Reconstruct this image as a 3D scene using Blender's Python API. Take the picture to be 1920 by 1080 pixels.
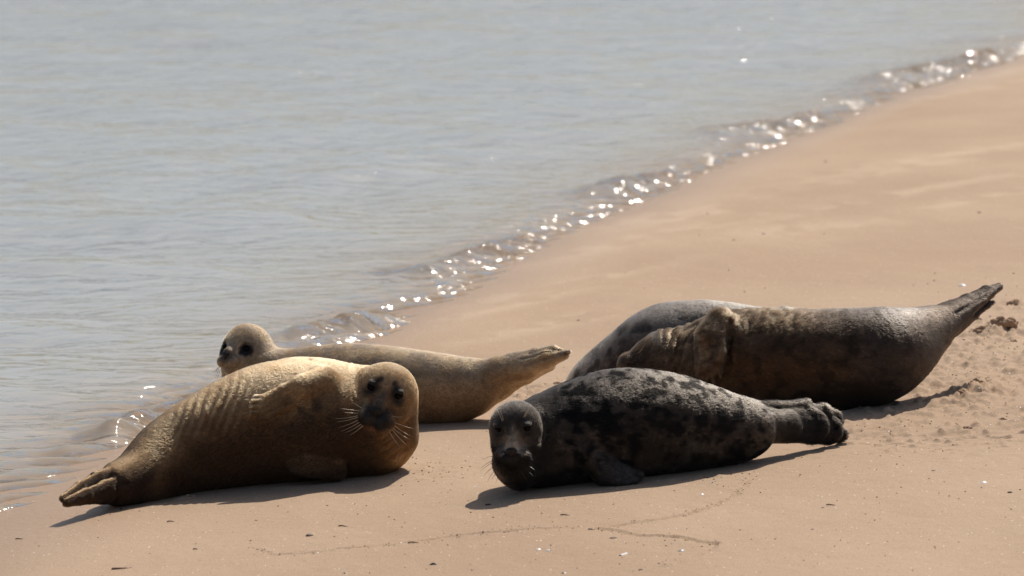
import bpy, math, random
import numpy as np
from mathutils import Vector, Matrix

# ------------------------------------------------------------------ scene, camera, world, sun
for o in list(bpy.data.objects):
    bpy.data.objects.remove(o)
sc = bpy.context.scene
col = sc.collection
R = math.radians
rng = np.random.default_rng(7)
random.seed(7)

CAM_H = 3.42                     # metres above the water
PITCH = R(7.0)
FPX = 8930.0                     # focal length in pixels of a 1920 wide frame
SUN_EL, SUN_AZ = R(50.0), R(22.0)  # azimuth measured from +Y (away from camera) towards +X

cam = bpy.data.cameras.new('camera')
cam.sensor_width = 36.0
cam.lens = 36.0 * FPX / 1920.0
cam.clip_start, cam.clip_end = 0.5, 6000.0
cam.dof.use_dof = True
cam.dof.focus_distance = 20.6
cam.dof.aperture_fstop = 4.0
cam_o = bpy.data.objects.new('camera', cam)
cam_o.location = (0, 0, CAM_H)
cam_o.rotation_euler = (R(90) - PITCH, 0, 0)
col.objects.link(cam_o)
sc.camera = cam_o

world = bpy.data.worlds.new('World')
sc.world = world
world.use_nodes = True
nt = world.node_tree
sky = nt.nodes.new('ShaderNodeTexSky')
sky.sky_type = 'NISHITA'
sky.sun_disc = False
sky.sun_elevation = SUN_EL
sky.sun_rotation = SUN_AZ
sky.altitude = 0
sky.air_density = 1.0
sky.dust_density = 2.2
sky.ozone_density = 1.0
bg = nt.nodes['Background']
nt.links.new(sky.outputs[0], bg.inputs['Color'])
bg.inputs['Strength'].default_value = 0.080

sun = bpy.data.lights.new('sun', 'SUN')
sun.energy = 4.0
sun.angle = R(0.53)
sun.color = (1.0, 0.93, 0.83)
sun_o = bpy.data.objects.new('sun', sun)
sdir = Vector((math.sin(SUN_AZ) * math.cos(SUN_EL), math.cos(SUN_AZ) * math.cos(SUN_EL), math.sin(SUN_EL)))
sun_o.rotation_euler = sdir.to_track_quat('Z', 'Y').to_euler()
sun_o.location = sdir * 60
col.objects.link(sun_o)

sc.view_settings.view_transform = 'Standard'
sc.view_settings.look = 'None'
sc.view_settings.exposure = 0.0
sc.view_settings.gamma = 1.0
sc.cycles.use_denoising = True
sc.cycles.max_bounces = 8
sc.cycles.transparent_max_bounces = 8
sc.cycles.caustics_reflective = False
sc.cycles.caustics_refractive = False

# ------------------------------------------------------------------ picture plane <-> world
CP, SP = math.cos(PITCH), math.sin(PITCH)
CAM = np.array([0.0, 0.0, CAM_H])


def to_world(px, py, Z):
    """Point seen at (px, py) of the 1920 frame, Z metres along the viewing axis."""
    px, py, Z = np.broadcast_arrays(np.asarray(px, float), np.asarray(py, float), np.asarray(Z, float))
    a, b = (px - 960) / FPX, (540 - py) / FPX
    d = np.stack([a, CP + b * SP, -SP + b * CP], -1)
    return CAM + d * Z[..., None]


def on_water(px, py):
    b = (540 - py) / FPX
    Z = CAM_H / (SP - b * CP)
    return to_world(px, py, Z)


# waterline: points of the edge between wet sand and sea, put on the level z = 0
WL = np.array([(-260, 1130), (-120, 1040), (0, 962), (60, 925), (130, 880), (230, 820), (330, 774), (430, 735), (560, 686), (690, 633),
               (740, 602), (800, 571), (880, 535), (950, 494), (1000, 460), (1060, 431), (1130, 400),
               (1200, 374), (1300, 327), (1400, 288), (1500, 250), (1600, 211), (1700, 172), (1800, 140),
               (1920, 97), (2040, 58)], float)
_w = np.array([on_water(a, b) for a, b in WL])
WLY = np.concatenate([[-400, 0, 10], _w[:, 1], [_w[-1, 1] + 30, 300, 5000]])
WLX = np.concatenate([[-60, -8, -4.8], _w[:, 0], [_w[-1, 0] + 3.6, 36, 500]])


def shore_x(y):
    # several shifted look-ups round the corners of the polyline
    y = np.asarray(y, float)
    return sum(np.interp(y + k, WLY, WLX) for k in (-.5, -.25, 0, .25, .5)) / 5


def shore_d(x, y):
    """Signed distance to the waterline, positive on the beach."""
    return (np.asarray(x, float) - shore_x(y)) * 0.95


def hash3(i, j, k):
    n = (i.astype(np.int64) * 374761393 + j.astype(np.int64) * 668265263 + k.astype(np.int64) * 2147483647 + 1013904223) & 0xFFFFFFFF
    n = ((n ^ (n >> 13)) * 1274126177) & 0xFFFFFFFF
    n = ((n ^ (n >> 16)) * 2246822519) & 0xFFFFFFFF
    return ((n ^ (n >> 15)) & 0xFFFFFF) / float(0xFFFFFF)


def vnoise(x, y, z=0.0):
    x, y, z = np.broadcast_arrays(np.asarray(x, float), np.asarray(y, float), np.asarray(z, float))
    i, j, k = np.floor(x), np.floor(y), np.floor(z)
    fx, fy, fz = x - i, y - j, z - k
    fx, fy, fz = [f * f * f * (f * (f * 6 - 15) + 10) for f in (fx, fy, fz)]
    i, j, k = i.astype(np.int64), j.astype(np.int64), k.astype(np.int64)
    r = 0
    for a in (0, 1):
        for b in (0, 1):
            for c in (0, 1):
                r = r + hash3(i + a, j + b, k + c) * (fx if a else 1 - fx) * (fy if b else 1 - fy) * (fz if c else 1 - fz)
    return r


def fbm(x, y, z=0.0, o=3):
    s, a, t = 0, 1, 0
    for q in range(o):
        s = s + a * vnoise(x * 2 ** q + 17.3 * q, y * 2 ** q - 9.1 * q, np.asarray(z) * 2 ** q + 3.7 * q)
        t += a
        a *= .5
    return s / t


def sstep(a, b, x):
    t = np.clip((x - a) / (b - a), 0, 1)
    return t * t * (3 - 2 * t)


def ground_base(x, y):
    """Height of the beach without its small marks."""
    d = shore_d(x, y)
    up = 0.75 * (1 - np.exp(-np.maximum(d, 0) / 9.0))
    dn = -1.6 * (1 - np.exp(-np.maximum(-d, 0) / 16.0))
    return np.where(d > 0, up, dn)


def on_ground(px, py):
    """The point of the beach seen at (px, py)."""
    lo, hi = 8.0, 120.0
    for _ in range(60):
        m = (lo + hi) / 2
        p = to_world(px, py, m)
        if p[2] > ground_base(p[0], p[1]):
            lo = m
        else:
            hi = m
    return to_world(px, py, lo)


# ------------------------------------------------------------------ materials
def new_mat(name):
    m = bpy.data.materials.new(name)
    m.use_nodes = True
    t = m.node_tree
    for n in list(t.nodes):
        t.nodes.remove(n)
    out = t.nodes.new('ShaderNodeOutputMaterial')
    return m, t, out


def N(t, kind, **kw):
    n = t.nodes.new(kind)
    for k, v in kw.items():
        if k.startswith('i_'):
            n.inputs[k[2:].replace('_', ' ')].default_value = v
        else:
            setattr(n, k, v)
    return n


def plain_mat(name, rgb, rough=.6, spec=.4, noise=0.25, scale=120.0, bump=0.0):
    m, t, out = new_mat(name)
    b = N(t, 'ShaderNodeBsdfPrincipled')
    b.inputs['Roughness'].default_value = rough
    b.inputs['Specular IOR Level'].default_value = spec
    tc = N(t, 'ShaderNodeTexCoord')
    nz = N(t, 'ShaderNodeTexNoise')
    nz.inputs['Scale'].default_value = scale
    nz.inputs['Detail'].default_value = 4
    t.links.new(tc.outputs['Object'], nz.inputs['Vector'])
    rp = N(t, 'ShaderNodeValToRGB')
    rp.color_ramp.elements[0].position = .3
    rp.color_ramp.elements[1].position = .7
    rp.color_ramp.elements[0].color = tuple(c * (1 - noise) for c in rgb) + (1,)
    rp.color_ramp.elements[1].color = tuple(min(1, c * (1 + noise)) for c in rgb) + (1,)
    t.links.new(nz.outputs['Fac'], rp.inputs['Fac'])
    t.links.new(rp.outputs['Color'], b.inputs['Base Color'])
    if bump:
        bp = N(t, 'ShaderNodeBump')
        bp.inputs['Strength'].default_value = .8
        bp.inputs['Distance'].default_value = bump
        t.links.new(nz.outputs['Fac'], bp.inputs['Height'])
        t.links.new(bp.outputs['Normal'], b.inputs['Normal'])
    t.links.new(b.outputs[0], out.inputs[0])
    return m


def sand_mat():
    m, t, out = new_mat('sand')
    L = t.links.new
    geo = N(t, 'ShaderNodeTexCoord')
    P = geo.outputs['Object']
    b = N(t, 'ShaderNodeBsdfPrincipled')
    b.inputs['Specular IOR Level'].default_value = .25
    # broad tone
    n1 = N(t, 'ShaderNodeTexNoise'); n1.inputs['Scale'].default_value = .8; n1.inputs['Detail'].default_value = 5
    mp = N(t, 'ShaderNodeMapping'); mp.inputs['Scale'].default_value = (1.0, .55, 1); mp.inputs['Rotation'].default_value = (0, 0, R(-12))
    L(P, mp.inputs['Vector']); L(mp.outputs[0], n1.inputs['Vector'])
    c1 = N(t, 'ShaderNodeValToRGB')
    c1.color_ramp.elements[0].position, c1.color_ramp.elements[1].position = .3, .72
    c1.color_ramp.elements[0].color = (.425, .292, .190, 1)
    c1.color_ramp.elements[1].color = (.500, .358, .242, 1)
    L(n1.outputs['Fac'], c1.inputs['Fac'])
    # dry pale patches on the upper beach
    at = N(t, 'ShaderNodeAttribute', attribute_name='pale')
    mx = N(t, 'ShaderNodeMixRGB'); mx.inputs['Color2'].default_value = (.62, .47, .335, 1)
    L(at.outputs['Fac'], mx.inputs['Fac']); L(c1.outputs[0], mx.inputs['Color1'])
    # wetness near the water
    wt = N(t, 'ShaderNodeAttribute', attribute_name='wet')
    mw = N(t, 'ShaderNodeMixRGB', blend_type='MULTIPLY'); mw.inputs['Color2'].default_value = (.84, .79, .74, 1)
    L(wt.outputs['Fac'], mw.inputs['Fac']); L(mx.outputs[0], mw.inputs['Color1'])
    # grains
    n2 = N(t, 'ShaderNodeTexNoise'); n2.inputs['Scale'].default_value = 190; n2.inputs['Detail'].default_value = 3
    L(P, n2.inputs['Vector'])
    c2 = N(t, 'ShaderNodeValToRGB')
    c2.color_ramp.elements[0].position, c2.color_ramp.elements[1].position = .30, .72
    c2.color_ramp.elements[0].color = (.74, .72, .70, 1)
    c2.color_ramp.elements[1].color = (1.2, 1.2, 1.2, 1)
    L(n2.outputs['Fac'], c2.inputs['Fac'])
    mg = N(t, 'ShaderNodeMixRGB', blend_type='MULTIPLY'); mg.inputs['Fac'].default_value = .8
    L(mw.outputs[0], mg.inputs['Color1']); L(c2.outputs[0], mg.inputs['Color2'])
    # dark grit and bright shell specks
    v = N(t, 'ShaderNodeTexVoronoi'); v.inputs['Scale'].default_value = 62
    L(P, v.inputs['Vector'])
    vs = N(t, 'ShaderNodeSeparateColor'); L(v.outputs['Color'], vs.inputs[0])
    near = N(t, 'ShaderNodeMath', operation='LESS_THAN'); near.inputs[1].default_value = .24
    L(v.outputs['Distance'], near.inputs[0])
    sel = N(t, 'ShaderNodeMath', operation='GREATER_THAN'); sel.inputs[1].default_value = .972
    L(vs.outputs[0], sel.inputs[0])
    wh = N(t, 'ShaderNodeMath', operation='MULTIPLY'); L(near.outputs[0], wh.inputs[0]); L(sel.outputs[0], wh.inputs[1])
    m1 = N(t, 'ShaderNodeMixRGB'); m1.inputs['Color2'].default_value = (.85, .80, .72, 1)
    L(wh.outputs[0], m1.inputs['Fac']); L(mg.outputs[0], m1.inputs['Color1'])
    sel2 = N(t, 'ShaderNodeMath', operation='GREATER_THAN'); sel2.inputs[1].default_value = .985
    L(vs.outputs[1], sel2.inputs[0])
    bk = N(t, 'ShaderNodeMath', operation='MULTIPLY'); L(near.outputs[0], bk.inputs[0]); L(sel2.outputs[0], bk.inputs[1])
    m2 = N(t, 'ShaderNodeMixRGB'); m2.inputs['Color2'].default_value = (.14, .085, .05, 1)
    L(bk.outputs[0], m2.inputs['Fac']); L(m1.outputs[0], m2.inputs['Color1'])
    L(m2.outputs[0], b.inputs['Base Color'])
    # roughness
    rr = N(t, 'ShaderNodeMapRange'); rr.inputs['To Min'].default_value = .85; rr.inputs['To Max'].default_value = .38
    L(wt.outputs['Fac'], rr.inputs['Value']); L(rr.outputs[0], b.inputs['Roughness'])
    # bump: grains and soft ripples
    n3 = N(t, 'ShaderNodeTexNoise'); n3.inputs['Scale'].default_value = 26; n3.inputs['Detail'].default_value = 6; n3.inputs['Roughness'].default_value = .62
    L(P, n3.inputs['Vector'])
    ad = N(t, 'ShaderNodeMath', operation='MULTIPLY_ADD'); ad.inputs[1].default_value = .35
    L(n2.outputs['Fac'], ad.inputs[0]); L(n3.outputs['Fac'], ad.inputs[2])
    bp = N(t, 'ShaderNodeBump'); bp.inputs['Strength'].default_value = .6; bp.inputs['Distance'].default_value = .008
    L(ad.outputs[0], bp.inputs['Height']); L(bp.outputs[0], b.inputs['Normal'])
    L(b.outputs[0], out.inputs[0])
    return m


def water_mat():
    m, t, out = new_mat('sea_water')
    L = t.links.new
    tc = N(t, 'ShaderNodeTexCoord')
    P = tc.outputs['Object']
    mp = N(t, 'ShaderNodeMapping'); mp.inputs['Scale'].default_value = (.62, 1.0, 1); mp.inputs['Rotation'].default_value = (0, 0, R(-6))
    L(P, mp.inputs['Vector'])
    n1 = N(t, 'ShaderNodeTexNoise'); n1.inputs['Scale'].default_value = 5.5; n1.inputs['Detail'].default_value = 3; n1.inputs['Roughness'].default_value = .5
    n1.inputs['Distortion'].default_value = .5
    L(mp.outputs[0], n1.inputs['Vector'])
    ch = N(t, 'ShaderNodeAttribute', attribute_name='chop')
    n2 = N(t, 'ShaderNodeTexNoise'); n2.inputs['Scale'].default_value = 8.5; n2.inputs['Detail'].default_value = .6
    L(mp.outputs[0], n2.inputs['Vector'])
    mu = N(t, 'ShaderNodeMath', operation='MULTIPLY'); L(n2.outputs['Fac'], mu.inputs[0]); L(ch.outputs['Fac'], mu.inputs[1])
    b1 = N(t, 'ShaderNodeBump'); b1.inputs['Strength'].default_value = 1; b1.inputs['Distance'].default_value = .047
    L(n1.outputs['Fac'], b1.inputs['Height'])
    b2 = N(t, 'ShaderNodeBump'); b2.inputs['Strength'].default_value = 1; b2.inputs['Distance'].default_value = .08
    L(mu.outputs[0], b2.inputs['Height']); L(b1.outputs[0], b2.inputs['Normal'])
    gl = N(t, 'ShaderNodeBsdfGlossy'); gl.inputs['Roughness'].default_value = .08
    L(b2.outputs[0], gl.inputs['Normal'])
    df = N(t, 'ShaderNodeBsdfDiffuse')
    sh = N(t, 'ShaderNodeAttribute', attribute_name='depth')
    cm = N(t, 'ShaderNodeMixRGB'); cm.inputs['Color1'].default_value = (.50, .37, .25, 1); cm.inputs['Color2'].default_value = (.44, .46, .455, 1)
    L(sh.outputs['Fac'], cm.inputs['Fac']); L(cm.outputs[0], df.inputs['Color'])
    tr = N(t, 'ShaderNodeBsdfTransparent'); tr.inputs['Color'].default_value = (.95, .91, .84, 1)
    dp = N(t, 'ShaderNodeAttribute', attribute_name='murk')
    mx = N(t, 'ShaderNodeMixShader'); L(dp.outputs['Fac'], mx.inputs[0]); L(tr.outputs[0], mx.inputs[1]); L(df.outputs[0], mx.inputs[2])
    fr = N(t, 'ShaderNodeFresnel'); fr.inputs['IOR'].default_value = 1.333
    L(b2.outputs[0], fr.inputs['Normal'])
    m2 = N(t, 'ShaderNodeMixShader'); L(fr.outputs[0], m2.inputs[0]); L(mx.outputs[0], m2.inputs[1]); L(gl.outputs[0], m2.inputs[2])
    L(m2.outputs[0], out.inputs[0])
    return m


def coat_mat():
    """Skin and short coat; the animal's own colouring is stored per vertex in 'coat'."""
    m, t, out = new_mat('seal_coat')
    L = t.links.new
    b = N(t, 'ShaderNodeBsdfPrincipled')
    b.inputs['Roughness'].default_value = .62
    b.inputs['Specular IOR Level'].default_value = .3
    at = N(t, 'ShaderNodeAttribute', attribute_name='coat')
    tc = N(t, 'ShaderNodeTexCoord')
    n = N(t, 'ShaderNodeTexNoise'); n.inputs['Scale'].default_value = 90; n.inputs['Detail'].default_value = 4
    L(tc.outputs['Object'], n.inputs['Vector'])
    r = N(t, 'ShaderNodeMapRange'); r.inputs['From Min'].default_value = .3; r.inputs['From Max'].default_value = .7
    r.inputs['To Min'].default_value = .72; r.inputs['To Max'].default_value = 1.25
    L(n.outputs['Fac'], r.inputs['Value'])
    mx = N(t, 'ShaderNodeVectorMath', operation='SCALE')
    L(at.outputs['Color'], mx.inputs[0]); L(r.outputs[0], mx.inputs['Scale'])
    L(mx.outputs[0], b.inputs['Base Color'])
    bp = N(t, 'ShaderNodeBump'); bp.inputs['Strength'].default_value = .5; bp.inputs['Distance'].default_value = .004
    L(n.outputs['Fac'], bp.inputs['Height']); L(bp.outputs[0], b.inputs['Normal'])
    L(b.outputs[0], out.inputs[0])
    return m


def fur_mat():
    m, t, out = new_mat('seal_fur')
    L = t.links.new
    at = N(t, 'ShaderNodeAttribute', attribute_name='coat')
    h = N(t, 'ShaderNodeBsdfHairPrincipled')
    h.model = 'CHIANG'
    h.parametrization = 'COLOR'
    h.inputs['Roughness'].default_value = .38
    h.inputs['Radial Roughness'].default_value = .55
    h.inputs['Coat'].default_value = 0.0
    h.inputs['IOR'].default_value = 1.38
    h.inputs['Random Roughness'].default_value = .2
    L(at.outputs['Color'], h.inputs['Color'])
    L(h.outputs[0], out.inputs[0])
    return m


M_SAND, M_WATER, M_COAT, M_FUR = sand_mat(), water_mat(), coat_mat(), fur_mat()
M_EYE = plain_mat('wet_eye', (.005, .004, .004), .2, .07, .1)
M_NOSE = plain_mat('wet_nose', (.016, .013, .012), .55, .3, .3, 200, .001)
M_WHISKER = plain_mat('pale_whisker', (.72, .60, .42), .35, .5, .1)
M_WHISKER_DARK = plain_mat('dark_whisker', (.10, .07, .05), .35, .5, .1)
M_CLAW = plain_mat('claw_horn', (.50, .42, .32), .4, .5, .2)
M_CLAW_DARK = plain_mat('dark_claw_horn', (.06, .05, .045), .4, .5, .2)
M_TAG = plain_mat('green_plastic', (.012, .10, .085), .4, .5, .1)


# ------------------------------------------------------------------ mesh helpers
def mesh_obj(name, verts, faces, mat, parent=None, smooth=True):
    me = bpy.data.meshes.new(name)
    verts = np.asarray(verts, np.float32)
    if isinstance(faces, np.ndarray) and faces.ndim == 2:
        nf, k = faces.shape
        me.vertices.add(len(verts)); me.vertices.foreach_set('co', verts.ravel())
        me.loops.add(nf * k); me.loops.foreach_set('vertex_index', faces.astype(np.int32).ravel())
        me.polygons.add(nf); me.polygons.foreach_set('loop_start', np.arange(0, nf * k, k, dtype=np.int32))
        me.update(calc_edges=True)
        me.validate()
    else:
        me.from_pydata([tuple(v) for v in verts], [], faces)
        me.update()
    me.polygons.foreach_set('use_smooth', np.full(len(me.polygons), smooth))
    me.materials.append(mat)
    o = bpy.data.objects.new(name, me)
    col.objects.link(o)
    if parent is not None:
        o.parent = parent
    return o


def vattr(o, name, vals):
    a = o.data.attributes.new(name, 'FLOAT', 'POINT')
    a.data.foreach_set('value', np.asarray(vals, np.float32).ravel())


def tag(o, label, cat, group=None, kind=None):
    o['label'] = label
    o['category'] = cat
    if group: o['group'] = group
    if kind: o['kind'] = kind
    return o


def grid_sheet(name, xs, ys, zf, mat):
    X, Y = np.meshgrid(xs, ys)
    Zv = zf(X, Y)
    v = np.stack([X, Y, Zv], -1).reshape(-1, 3)
    nx, ny = len(xs), len(ys)
    i = (np.arange(ny - 1)[:, None] * nx + np.arange(nx - 1)[None, :]).ravel()
    f = np.stack([i, i + 1, i + 1 + nx, i + nx], -1)
    return mesh_obj(name, v, f, mat), X.ravel(), Y.ravel(), Zv.ravel()


def steps(*segs):
    """steps(a, (b, d), (c, d2), ...): coordinates from a with spacing d up to b, and so on."""
    out = [np.array([segs[0]])]
    a = segs[0]
    for b, d in segs[1:]:
        n = max(1, int(round((b - a) / d)))
        out.append(np.linspace(a, b, n + 1)[1:])
        a = b
    return np.concatenate(out)


# ------------------------------------------------------------------ beach
SCARPS = [   # crumbling little edges in the crust, as seen in the frame
    [(1405, 888), (1400, 905), (1385, 921), (1360, 937), (1325, 951), (1290, 962), (1250, 971), (1200, 981), (1150, 989), (1125, 992)],
    [(1105, 990), (1160, 1000), (1200, 1006), (1260, 1008), (1310, 1016), (1345, 1019), (1338, 1030), (1300, 1044), (1260, 1057), (1225, 1064), (1190, 1070)],
    [(470, 1030), (520, 1042), (600, 1036), (700, 1026), (800, 1012), (900, 1000), (1000, 993), (1100, 990)],
]
SCARPS_W = [np.array([on_ground(a, b)[:2] for a, b in s]) for s in SCARPS]
SCARPS_W[0] = SCARPS_W[0][::-1].copy()
SCARP_AMP = [.006, .006, .003]
MOUNDS = [  # churned sand: pixel, radii in metres across / along, height
    (1868, 626, .13, .25, .055), (1828, 738, .13, .25, .05), (1905, 575, .12, .25, .035), (1770, 762, .1, .2, .02),
    (1720, 700, .16, .4, .018), (1640, 800, .2, .3, .012), (1850, 680, .3, .7, .015), (1760, 640, .3, .5, .012),
    (1010, 728, .12, .3, .02), (960, 745, .15, .25, .015), (205, 950, .10, .15, .014), (348, 938, .05, .06, .02),
    (830, 880, .2, .3, .006), (1330, 893, .1, .06, .012), (1240, 900, .06, .05, .010)]
MOUNDS_W = [(on_ground(a, b)[:2], c, d, e) for a, b, c, d, e in MOUNDS]


def poly_dist(x, y, pts):
    best = np.full(x.shape, 1e9); side = np.zeros(x.shape); along = np.zeros(x.shape)
    acc = 0
    for a, b in zip(pts[:-1], pts[1:]):
        e = b - a; l2 = e @ e; l = math.sqrt(l2)
        t = np.clip(((x - a[0]) * e[0] + (y - a[1]) * e[1]) / l2, 0, 1)
        dx, dy = x - a[0] - t * e[0], y - a[1] - t * e[1]
        d = np.hypot(dx, dy)
        s = np.sign(e[0] * dy - e[1] * dx)
        m = d < best
        best = np.where(m, d, best); side = np.where(m, s, side); along = np.where(m, acc + t * l, along)
        acc += l
    return best, side, along, acc


def beach_z(x, y):
    z = ground_base(x, y)
    d = shore_d(x, y)
    land = sstep(0.1, 1.2, d)
    near = (y > 16) & (y < 66) & (x > -4) & (x < 9)
    xi, yi = x[near], y[near]
    h = (fbm(xi * .9, yi * .5, 1.0) - .5) * .035
    h += (fbm(xi * 3.1 + yi * .6, yi * 1.6, 4.0) - .5) * .010
    h += (fbm(xi * 14, yi * 9, 8.0, 2) - .5) * .0035
    churn = np.zeros(xi.shape)
    for (c, a, b, e) in MOUNDS_W:
        q = ((xi - c[0]) / a) ** 2 + ((yi - c[1]) / b) ** 2
        m = q < 9
        if m.any():
            g = np.exp(-q[m])
            lump = np.clip(fbm(xi[m] * 24, yi[m] * 17, 2.0 + a, 3) * 2.3 - .75, 0, 1.4)
            h[m] += e * g * lump
            churn[m] += g
    # drag and slide marks right of the group
    pr = np.clip((xi - 1.0) / .6, 0, 1) * sstep(25.5, 23.8, yi) * sstep(19.6, 20.8, yi)
    mk = np.clip(fbm(xi * 2.6 + 3, (yi - xi * .7) * 6.5, 5.0, 3) - .52, 0, 1)
    h -= pr * mk * .085
    h += pr * np.clip(fbm(xi * 26, yi * 20, 9.0, 2) - .60, 0, 1) * .07
    for pts, amp in zip(SCARPS_W, SCARP_AMP):
        lo, hi = pts.min(0) - .5, pts.max(0) + .5
        m = (xi > lo[0]) & (xi < hi[0]) & (yi > lo[1]) & (yi < hi[1])
        if not m.any():
            continue
        xx, yy = xi[m], yi[m]
        wob = (fbm(xx * 16, yy * 12, 3.0, 3) - .5) * .04
        bd, sd, al, tot = poly_dist(xx + wob, yy + wob * 1.4, pts)
        s = bd * sd
        fade = sstep(0, .12, al) * sstep(tot, tot - .12, al)
        rough = .45 + 1.1 * vnoise(al * 22, s * 30, amp * 900)
        prof = np.where(s > 0, np.exp(-s / .09), -np.exp(s / .008) * 1.1)
        h[m] += amp * prof * fade * rough
    zz = z.copy()
    zz[near] += h * land[near]
    return zz


xs = steps(-900, (-200, 100), (-30, 20), (-8, 3), (-4, .4), (-2.5, .06), (2.7, .0095), (5.2, .03), (8.5, .08), (12, .3), (30, 3), (200, 20), (900, 100))
ys = steps(-60, (0, 10), (12, 2), (16.6, .3), (20.6, .0085), (24.5, .02), (30, .035), (45, .07), (65, .12), (80, .5), (200, 10), (1000, 60), (4000, 500))
beach, bx, by, bz = grid_sheet('beach', xs, ys, beach_z, M_SAND)
beach['kind'] = 'structure'
bd = shore_d(bx, by)
wet = sstep(.55 + .5 * vnoise(bx * .6, by * .35), .05, bd)
vattr(beach, 'wet', wet)
PALE = [(1780, 292, 1.9, .25), (1720, 315, 1.0, .16), (1160, 457, 1.5, .22), (1225, 408, 1.0, .2), (1300, 405, .9, .12), (1030, 610, .8, .16), (1060, 535, .9, .14),
        (1500, 430, .5, .5), (1690, 365, 1.6, .15), (1870, 160, 2.4, .2), (1820, 145, 1.4, .2), (940, 578, .7, .12), (1800, 380, 1.2, .12)]
pale = np.zeros(bx.shape)
for (a, b, l, w) in PALE:
    c = on_ground(a, b)
    # streaks lie along the beach, a little tilted to the frame
    ex, ey = math.cos(R(52)), math.sin(R(52))
    u = (bx - c[0]) * ex + (by - c[1]) * ey
    v = -(bx - c[0]) * ey + (by - c[1]) * ex
    q = (u / (l * 1.2)) ** 2 + (v / (w * 1.1)) ** 2
    pale = np.maximum(pale, np.exp(-q))
pale *= sstep(.36, .62, fbm(bx * 5 + by * 1.5, by * 2.2 - bx * 2, 6.0, 3))
vattr(beach, 'pale', np.clip(pale * .5, 0, 1))

# ------------------------------------------------------------------ sea
CRESTS = [  # little waves running in: crest pixels from the shore outwards, height, half width
    ([(985, 452), (930, 474), (880, 486), (830, 502), (800, 512), (760, 512), (690, 514), (640, 522), (560, 536)], .045, .16),
    ([(760, 600), (700, 606), (640, 622), (580, 634), (530, 646), (470, 668)], .05, .17),
    ([(1260, 335), (1200, 344), (1150, 358), (1095, 372), (1030, 392)], .045, .22),
    ([(1540, 226), (1480, 236), (1420, 240), (1365, 246), (1300, 268)], .05, .28),
    ([(1860, 112), (1800, 124), (1740, 136), (1680, 148), (1630, 166), (1560, 186)], .055, .34),
    ([(420, 736), (330, 770), (260, 798), (200, 822), (150, 842), (90, 858), (40, 862), (-40, 870)], .030, .11),
]
CREST_W = [(np.array([on_water(a, b)[:2] for a, b in pts]), h * 1.45, w * .8) for pts, h, w in CRESTS]


def sea_z(x, y):
    z = np.zeros(x.shape)
    m = (y > 15) & (y < 90) & (x > -9) & (x < 11)
    xi, yi = x[m], y[m]
    d = shore_d(xi, yi)
    off = sstep(.3, -2.5, d)
    h = np.zeros(xi.shape)
    r2 = np.random.default_rng(3)
    for k in range(16):
        lam = .35 * 1.16 ** k
        th = r2.normal(0, .55)
        ph = r2.uniform(0, 6.28)
        amp = .0048 * lam ** 1.15
        qx, qy = math.sin(th), -math.cos(th)
        wob = 1.3 * fbm(xi * .5 / lam + k, yi * .5 / lam, k * 2.0, 1)
        h += amp * np.sin(6.283 * (qx * xi + qy * yi) / lam + ph + 6.283 * wob)
    h *= .3 + .7 * off
    for pts, hh, w in CREST_W:
        bd, sd, al, tot = poly_dist(xi, yi + (fbm(xi * 4, yi * 1.5, 2.0, 2) - .5) * .3, pts)
        fade = sstep(tot * 1.0, tot * .45, al) * sstep(-.02, .1, al)
        side = np.where(sd * np.sign(pts[0, 0] - pts[-1, 0]) > 0, 1.0, 1.0)
        h += hh * fade * np.exp(-(bd / w) ** 2) * (.55 + .9 * vnoise(xi * 3.3, yi * 2.0, 5.0))
        h += hh * .35 * fade * np.exp(-(bd / (w * 2.2)) ** 2) * (fbm(xi * 15, yi * 11, 7.0, 2) - .5) * 1.6
    edge = np.exp(-(d / .42) ** 2)
    h += edge * .017 * np.sin(6.283 * (xi * .6 - yi * .8) / .24 + 9 * fbm(xi * 2.2, yi * 1.3, 6.0, 2)) * (.3 + vnoise(xi * 5, yi * 4, 1.5))
    h += edge * .020 * (fbm(xi * 7, yi * 5, 3.0, 2) - .30)
    h *= sstep(.32, -.1, d)
    z[m] = h
    return z - sstep(.25, 1.4, shore_d(x, y)) * .6


xs = steps(-3000, (-400, 260), (-60, 34), (-12, 4), (-7, .3), (-3, .05), (-2.4, .03), (3.6, .02), (6.6, .03), (8.5, .3), (30, 4), (600, 57))
ys = steps(-60, (0, 10), (15, 1.5), (17.8, .1), (24, .022), (32, .03), (45, .045), (66, .07), (90, .5), (300, 20), (2000, 170), (5000, 500))
sea, wx, wy, wz = grid_sheet('sea', xs, ys, sea_z, M_WATER)
sea['kind'] = 'structure'
dep = np.maximum(wz - ground_base(wx, wy), 0)
murk = 1 - .45 * np.exp(-dep / .03)
deep = 1 - np.exp(-dep / .06)
wd = shore_d(wx, wy)
chop = .12 + .95 * np.exp(-(np.minimum(wd, 0) / .5) ** 2)
for pts, hh, w in CREST_W:
    m = (wy > 15) & (wy < 70) & (wx > -7) & (wx < 9)
    b_, s_, al, tot = poly_dist(wx[m], wy[m], pts)
    fade = sstep(tot, tot * .35, al)
    cr = np.exp(-(b_ / (w * 1.7)) ** 2) * fade
    chop[m] = np.maximum(chop[m], 1.1 * cr)
    deep[m] *= 1 - .85 * np.exp(-(b_ / (w * .9)) ** 2) * fade
    murk[m] *= 1 - .5 * np.exp(-(b_ / (w * 1.1)) ** 2) * fade
vattr(sea, 'murk', murk)
vattr(sea, 'depth', deep)
vattr(sea, 'chop', chop * (.65 + .75 * sstep(.25, .75, vnoise(wx * 1.3, wy * .7, 9.0))))
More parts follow.
